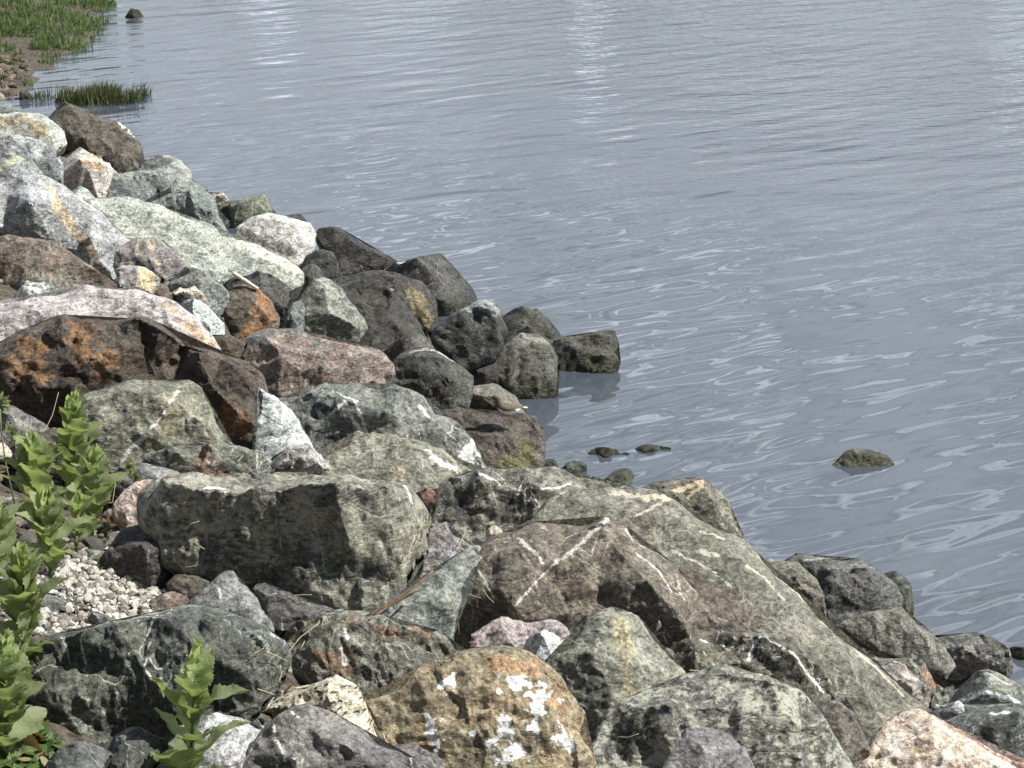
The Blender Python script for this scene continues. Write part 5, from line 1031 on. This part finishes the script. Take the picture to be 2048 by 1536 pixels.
# ---------------------------------------------------------------- sticks, straws, feather
TW = simple_mat('twig', (.20, .14, .09), .85, 120, .5)
PW = simple_mat('bleached_wood', (.66, .60, .48), .85, 90, .3)
ST = simple_mat('straw', (.50, .42, .26), .8, 90, .3)
def twig(name, label, cat, pts, r, mat, off=.02, group=None, lift=None):
    P = []
    for i, p in enumerate(pts):
        P.append(surf(p[0], p[1], off + (p[2] if len(p) > 2 else 0)))
    dmin = min(float((p - CAM) @ FWD) for p in P); dmax = max(float((p - CAM) @ FWD) for p in P)
    if dmax - dmin > .25:                      # keep the stick straight in space
        P = [CAM + rays(p[0], p[1]) * (dmin + .02 * i) for i, p in enumerate(pts)]
    C0 = P[0]; Q = []
    for i in range(len(P) - 1):
        for s in (0, .33, .66): Q.append(P[i] * (1 - s) + P[i + 1] * s - C0)
    Q.append(P[-1] - C0)
    rs = [r * (1 - .35 * i / len(Q)) * (1 + .1 * math.sin(i * 2.3)) for i in range(len(Q))]
    V, F = tube(Q, rs, 7); o = mesh_obj(name, V, F, mat); o.location = C0; tag(o, label, cat, group); return o
twig('stick', 'short bleached cream stick lying above the orange-faced stone', 'stick', [(466,546),(490,561),(516,578)], .010, PW, .05)
twig('twig', 'brown twig lying on the slate slab, upper of the pair', 'twig', [(730,1236),(790,1200),(840,1165),(866,1142)], .0040, TW, .012)
twig('twig', 'brown twig lying on the slate slab, lower of the pair', 'twig', [(738,1240),(780,1210),(822,1186),(840,1180)], .0030, TW, .012)
straws = [[(826,1088),(832,1060),(846,1030),(850,1045)],[(835,1080),(842,1055),(850,1040)],[(815,1120),(822,1090),(830,1070)],[(905,1195),(916,1230),(918,1270)],[(560,1330),(563,1350),(556,1365)],[(572,1310),(600,1275),(640,1245)],[(600,1300),(620,1262),(640,1240)],[(610,1290),(640,1260),(650,1232)],[(515,1378),(540,1386),(550,1390)],[(680,1215),(700,1222),(725,1228)],[(1160,1290),(1130,1275),(1120,1280)],[(185,1010),(225,1005),(232,960)],[(85,870),(105,830),(117,785)],[(320,1290),(326,1270),(330,1255)],[(1010,1275),(1060,1270),(940,1272)]]
rs_ = random.Random(77)
for i in range(34):
    x0, y0 = rs_.choice([(rs_.uniform(520, 960), rs_.uniform(1180, 1420)), (rs_.uniform(780, 1000), rs_.uniform(1020, 1260)), (rs_.uniform(1180, 1500), rs_.uniform(1250, 1480)), (rs_.uniform(300, 620), rs_.uniform(880, 980)), (rs_.uniform(160, 420), rs_.uniform(1050, 1260))])
    a_ = rs_.uniform(-1.2, 1.2) + rs_.choice([0, math.pi]); l_ = rs_.uniform(22, 58)
    straws.insert(13, [(x0, y0), (x0 + l_ * .5 * math.cos(a_), y0 + l_ * .5 * math.sin(a_) * .8 + rs_.uniform(-5, 5)), (x0 + l_ * math.cos(a_), y0 + l_ * math.sin(a_) * .8)])
for i, s in enumerate(straws[:47]):
    twig('straw', 'thin dry straw caught between the rocks', 'straw', s, .0011, ST, .015, 'dry straws caught between the rocks')
fp = surf(1313, 1262, .02)
V = []; F = []
for i in range(12):
    s = i / 11; wv = .0052 * math.sin(math.pi * min(1, s * .92 + .06)) ; V += [(-wv + .004 * math.sin(s * 3), 0, s * .034), (.004 * math.sin(s * 3), -.0015, s * .034), (wv + .004 * math.sin(s * 3), 0, s * .034)]
for i in range(11):
    for j in (0, 1): F.append((i*3 + j, i*3 + j + 1, i*3 + j + 4, i*3 + j + 3))
o = mesh_obj('feather', np.array(V), F, simple_mat('feather_white', (.80, .78, .72), .7, 80, .12)); o.location = fp; o.rotation_euler = (.2, .12, 0)
tag(o, 'small white feather standing up on the brown-grey slab', 'feather')

# ---------------------------------------------------------------- the sandpiper
def bird():
    D = depth_at(1014, 848) ; D = D if D < 1e8 else hit(1014, 848)[1]
    u = D / FPX / 12.8
    foot = CAM + rays(1013.8, 853) * (D - .05)
    root = empty('sandpiper', foot); tag(root, 'small brown and white shorebird standing on the wet brown rock, facing left', 'bird')
    X = lambda zx, zy, yy=0.0: np.array([(zx - 945) * u, yy, (1190 - zy) * u * 1.05])
    path = [(578,472,12),(592,466,36),(622,457,58),(668,452,70),(712,482,76),(732,545,84),(765,625,104),(830,688,124),(930,728,138),(1040,748,136),(1140,748,112),(1230,732,78),(1310,718,48),(1390,708,30),(1470,703,12)]
    # resample smoothly
    n = 46; tt = np.linspace(0, len(path) - 1, n); pa = np.array(path, float)
    def cr(t_):
        i = int(min(t_, len(pa) - 1.001)); f = t_ - i
        p0, p1, p2, p3 = pa[max(i-1,0)], pa[i], pa[i+1], pa[min(i+2,len(pa)-1)]
        return .5 * ((2*p1) + (-p0+p2)*f + (2*p0-5*p1+4*p2-p3)*f*f + (-p0+3*p1-3*p2+p3)*f**3)
    Q = np.array([cr(t_) for t_ in tt]); K = 24; V = []; F = []; bel = []
    for i in range(n):
        tg = Q[min(i+1,n-1)][:2] - Q[max(i-1,0)][:2]; tg = tg / np.linalg.norm(tg); nn = np.array([-tg[1], tg[0]])
        if nn[1] > 0: nn = -nn                 # towards the back of the bird
        for k in range(K):
            a = 2 * math.pi * k / K; r = Q[i][2]
            zx, zy = Q[i][:2] + nn * math.cos(a) * r
            V.append(X(zx, zy, math.sin(a) * r * u * (.86 if i < n * .7 else 1.1)))
            line_y = 716 if zx < 1200 else 716 - (zx - 1200) * .20
            bel.append(np.clip((zy - line_y) / 14 + .5, 0, 1) if zx > 715 else np.clip((zy - 690) / 30, 0, .55))
    for i in range(n - 1):
        for k in range(K): F.append((i*K + k, i*K + (k+1) % K, (i+1)*K + (k+1) % K, (i+1)*K + k))
    F.append(tuple(range(K - 1, -1, -1))); F.append(tuple((n-1)*K + k for k in range(K)))
    m = bpy.data.materials.new('plumage'); m.use_nodes = True; t = m.node_tree; p = t.nodes['Principled BSDF']
    tc = N(t, 'ShaderNodeTexCoord'); nz = N(t, 'ShaderNodeTexNoise', in_Scale=260.0, in_Detail=4.0); L(t, tc.outputs['Object'], nz.inputs['Vector'])
    br = ramp(t, nz.outputs[0], [(.35, (.075, .060, .045)), (.65, (.15, .122, .095))])
    at = N(t, 'ShaderNodeAttribute', attribute_name='belly')
    L(t, mixc(t, at.outputs['Fac'], br.outputs[0], (.92, .91, .88)), p.inputs['Base Color']); p.inputs['Roughness'].default_value = .85
    b = mesh_obj('body', np.array(V), F, m, root); fattr(b.data, 'belly', bel)
    wing = simple_mat('wing_feathers', (.19, .155, .11), .85, 170, .45)
    for s in (-1, 1):
        WV = []; WF = []; n2 = 14; k2 = 10
        for i in range(n2):
            f = i / (n2 - 1); zx = 775 + f * 640; top = 600 + f * 95 - 10 * math.sin(f * 3.1); bot = 760 - f * 35 + 14 * math.sin(f * 3.1)
            if i == 0: top, bot = 660, 700
            if i == n2 - 1: top, bot = 700, 716
            body = np.interp(zx, Q[20:, 0], Q[20:, 2]); by = np.interp(zx, Q[20:, 0], Q[20:, 1])
            for j in range(k2):
                g_ = j / (k2 - 1); zy = top + (bot - top) * g_
                lat = math.sqrt(max(body ** 2 - (zy - by) ** 2, 0)) * .86 + 9 * math.sin(math.pi * g_) + 4
                WV.append(X(zx, zy, s * lat * u))
        m0 = len(WV)
        WV += [w_ - np.array([0, s * 8 * u, 0]) for w_ in WV]
        for i in range(n2 - 1):
            for j in range(k2 - 1):
                a = i*k2 + j; q4 = (a, a+1, a+k2+1, a+k2); WF.append(q4); WF.append(tuple(m0 + x for x in reversed(q4)))
        mesh_obj('wing', np.array(WV), WF, wing, root)
    bk = simple_mat('beak_dark', (.035, .03, .025), .5, 50)
    Vb, Fb = tube([X(600, 462), X(560, 468), X(500, 492), X(432, 518)], [20*u, 15*u, 10*u, 4*u], 8); mesh_obj('beak', Vb, Fb, bk, root)
    eye = simple_mat('eye_black', (.01, .01, .01), .2, 50, spec=.6)
    for s in (-1, 1):
        e = mesh_obj('eye', ICO2 * 11 * u + X(622, 445, s * 48 * u), ICO2F.tolist(), eye, root)
    lg = simple_mat('leg_yellow', (.55, .36, .17), .6, 90, .2)
    mesh_obj('leg', *tube([X(1050, 870, -22*u), X(1072, 938, -24*u), X(960, 1000, -26*u), X(826, 1066, -28*u), X(800, 1080, -28*u)], [14*u, 11*u, 9*u, 9*u, 6*u], 7), lg, root)
    V1, F1 = tube([X(1010, 870, 20*u), X(1000, 950, 20*u), X(972, 1060, 20*u), X(948, 1180, 20*u)], [14*u, 11*u, 9*u, 10*u], 7)
    Vs, Fs = [V1], [f for f in F1]; n0 = len(V1)
    for e in ((840, 1150, -30), (900, 1205, -50), (1000, 1150, 30), (985, 1205, -20)):
        v2, f2 = tube([X(948, 1178, 20*u), X((948+e[0])/2, (1170+e[1])/2, (20+e[2])/2*u), X(e[0], e[1]+8, e[2]*u)], [9*u, 7*u, 4*u], 6)
        Vs.append(v2); Fs += [tuple(n0 + x for x in f) for f in f2]; n0 += len(v2)
    mesh_obj('leg', np.vstack(Vs), Fs, lg, root)
bird()
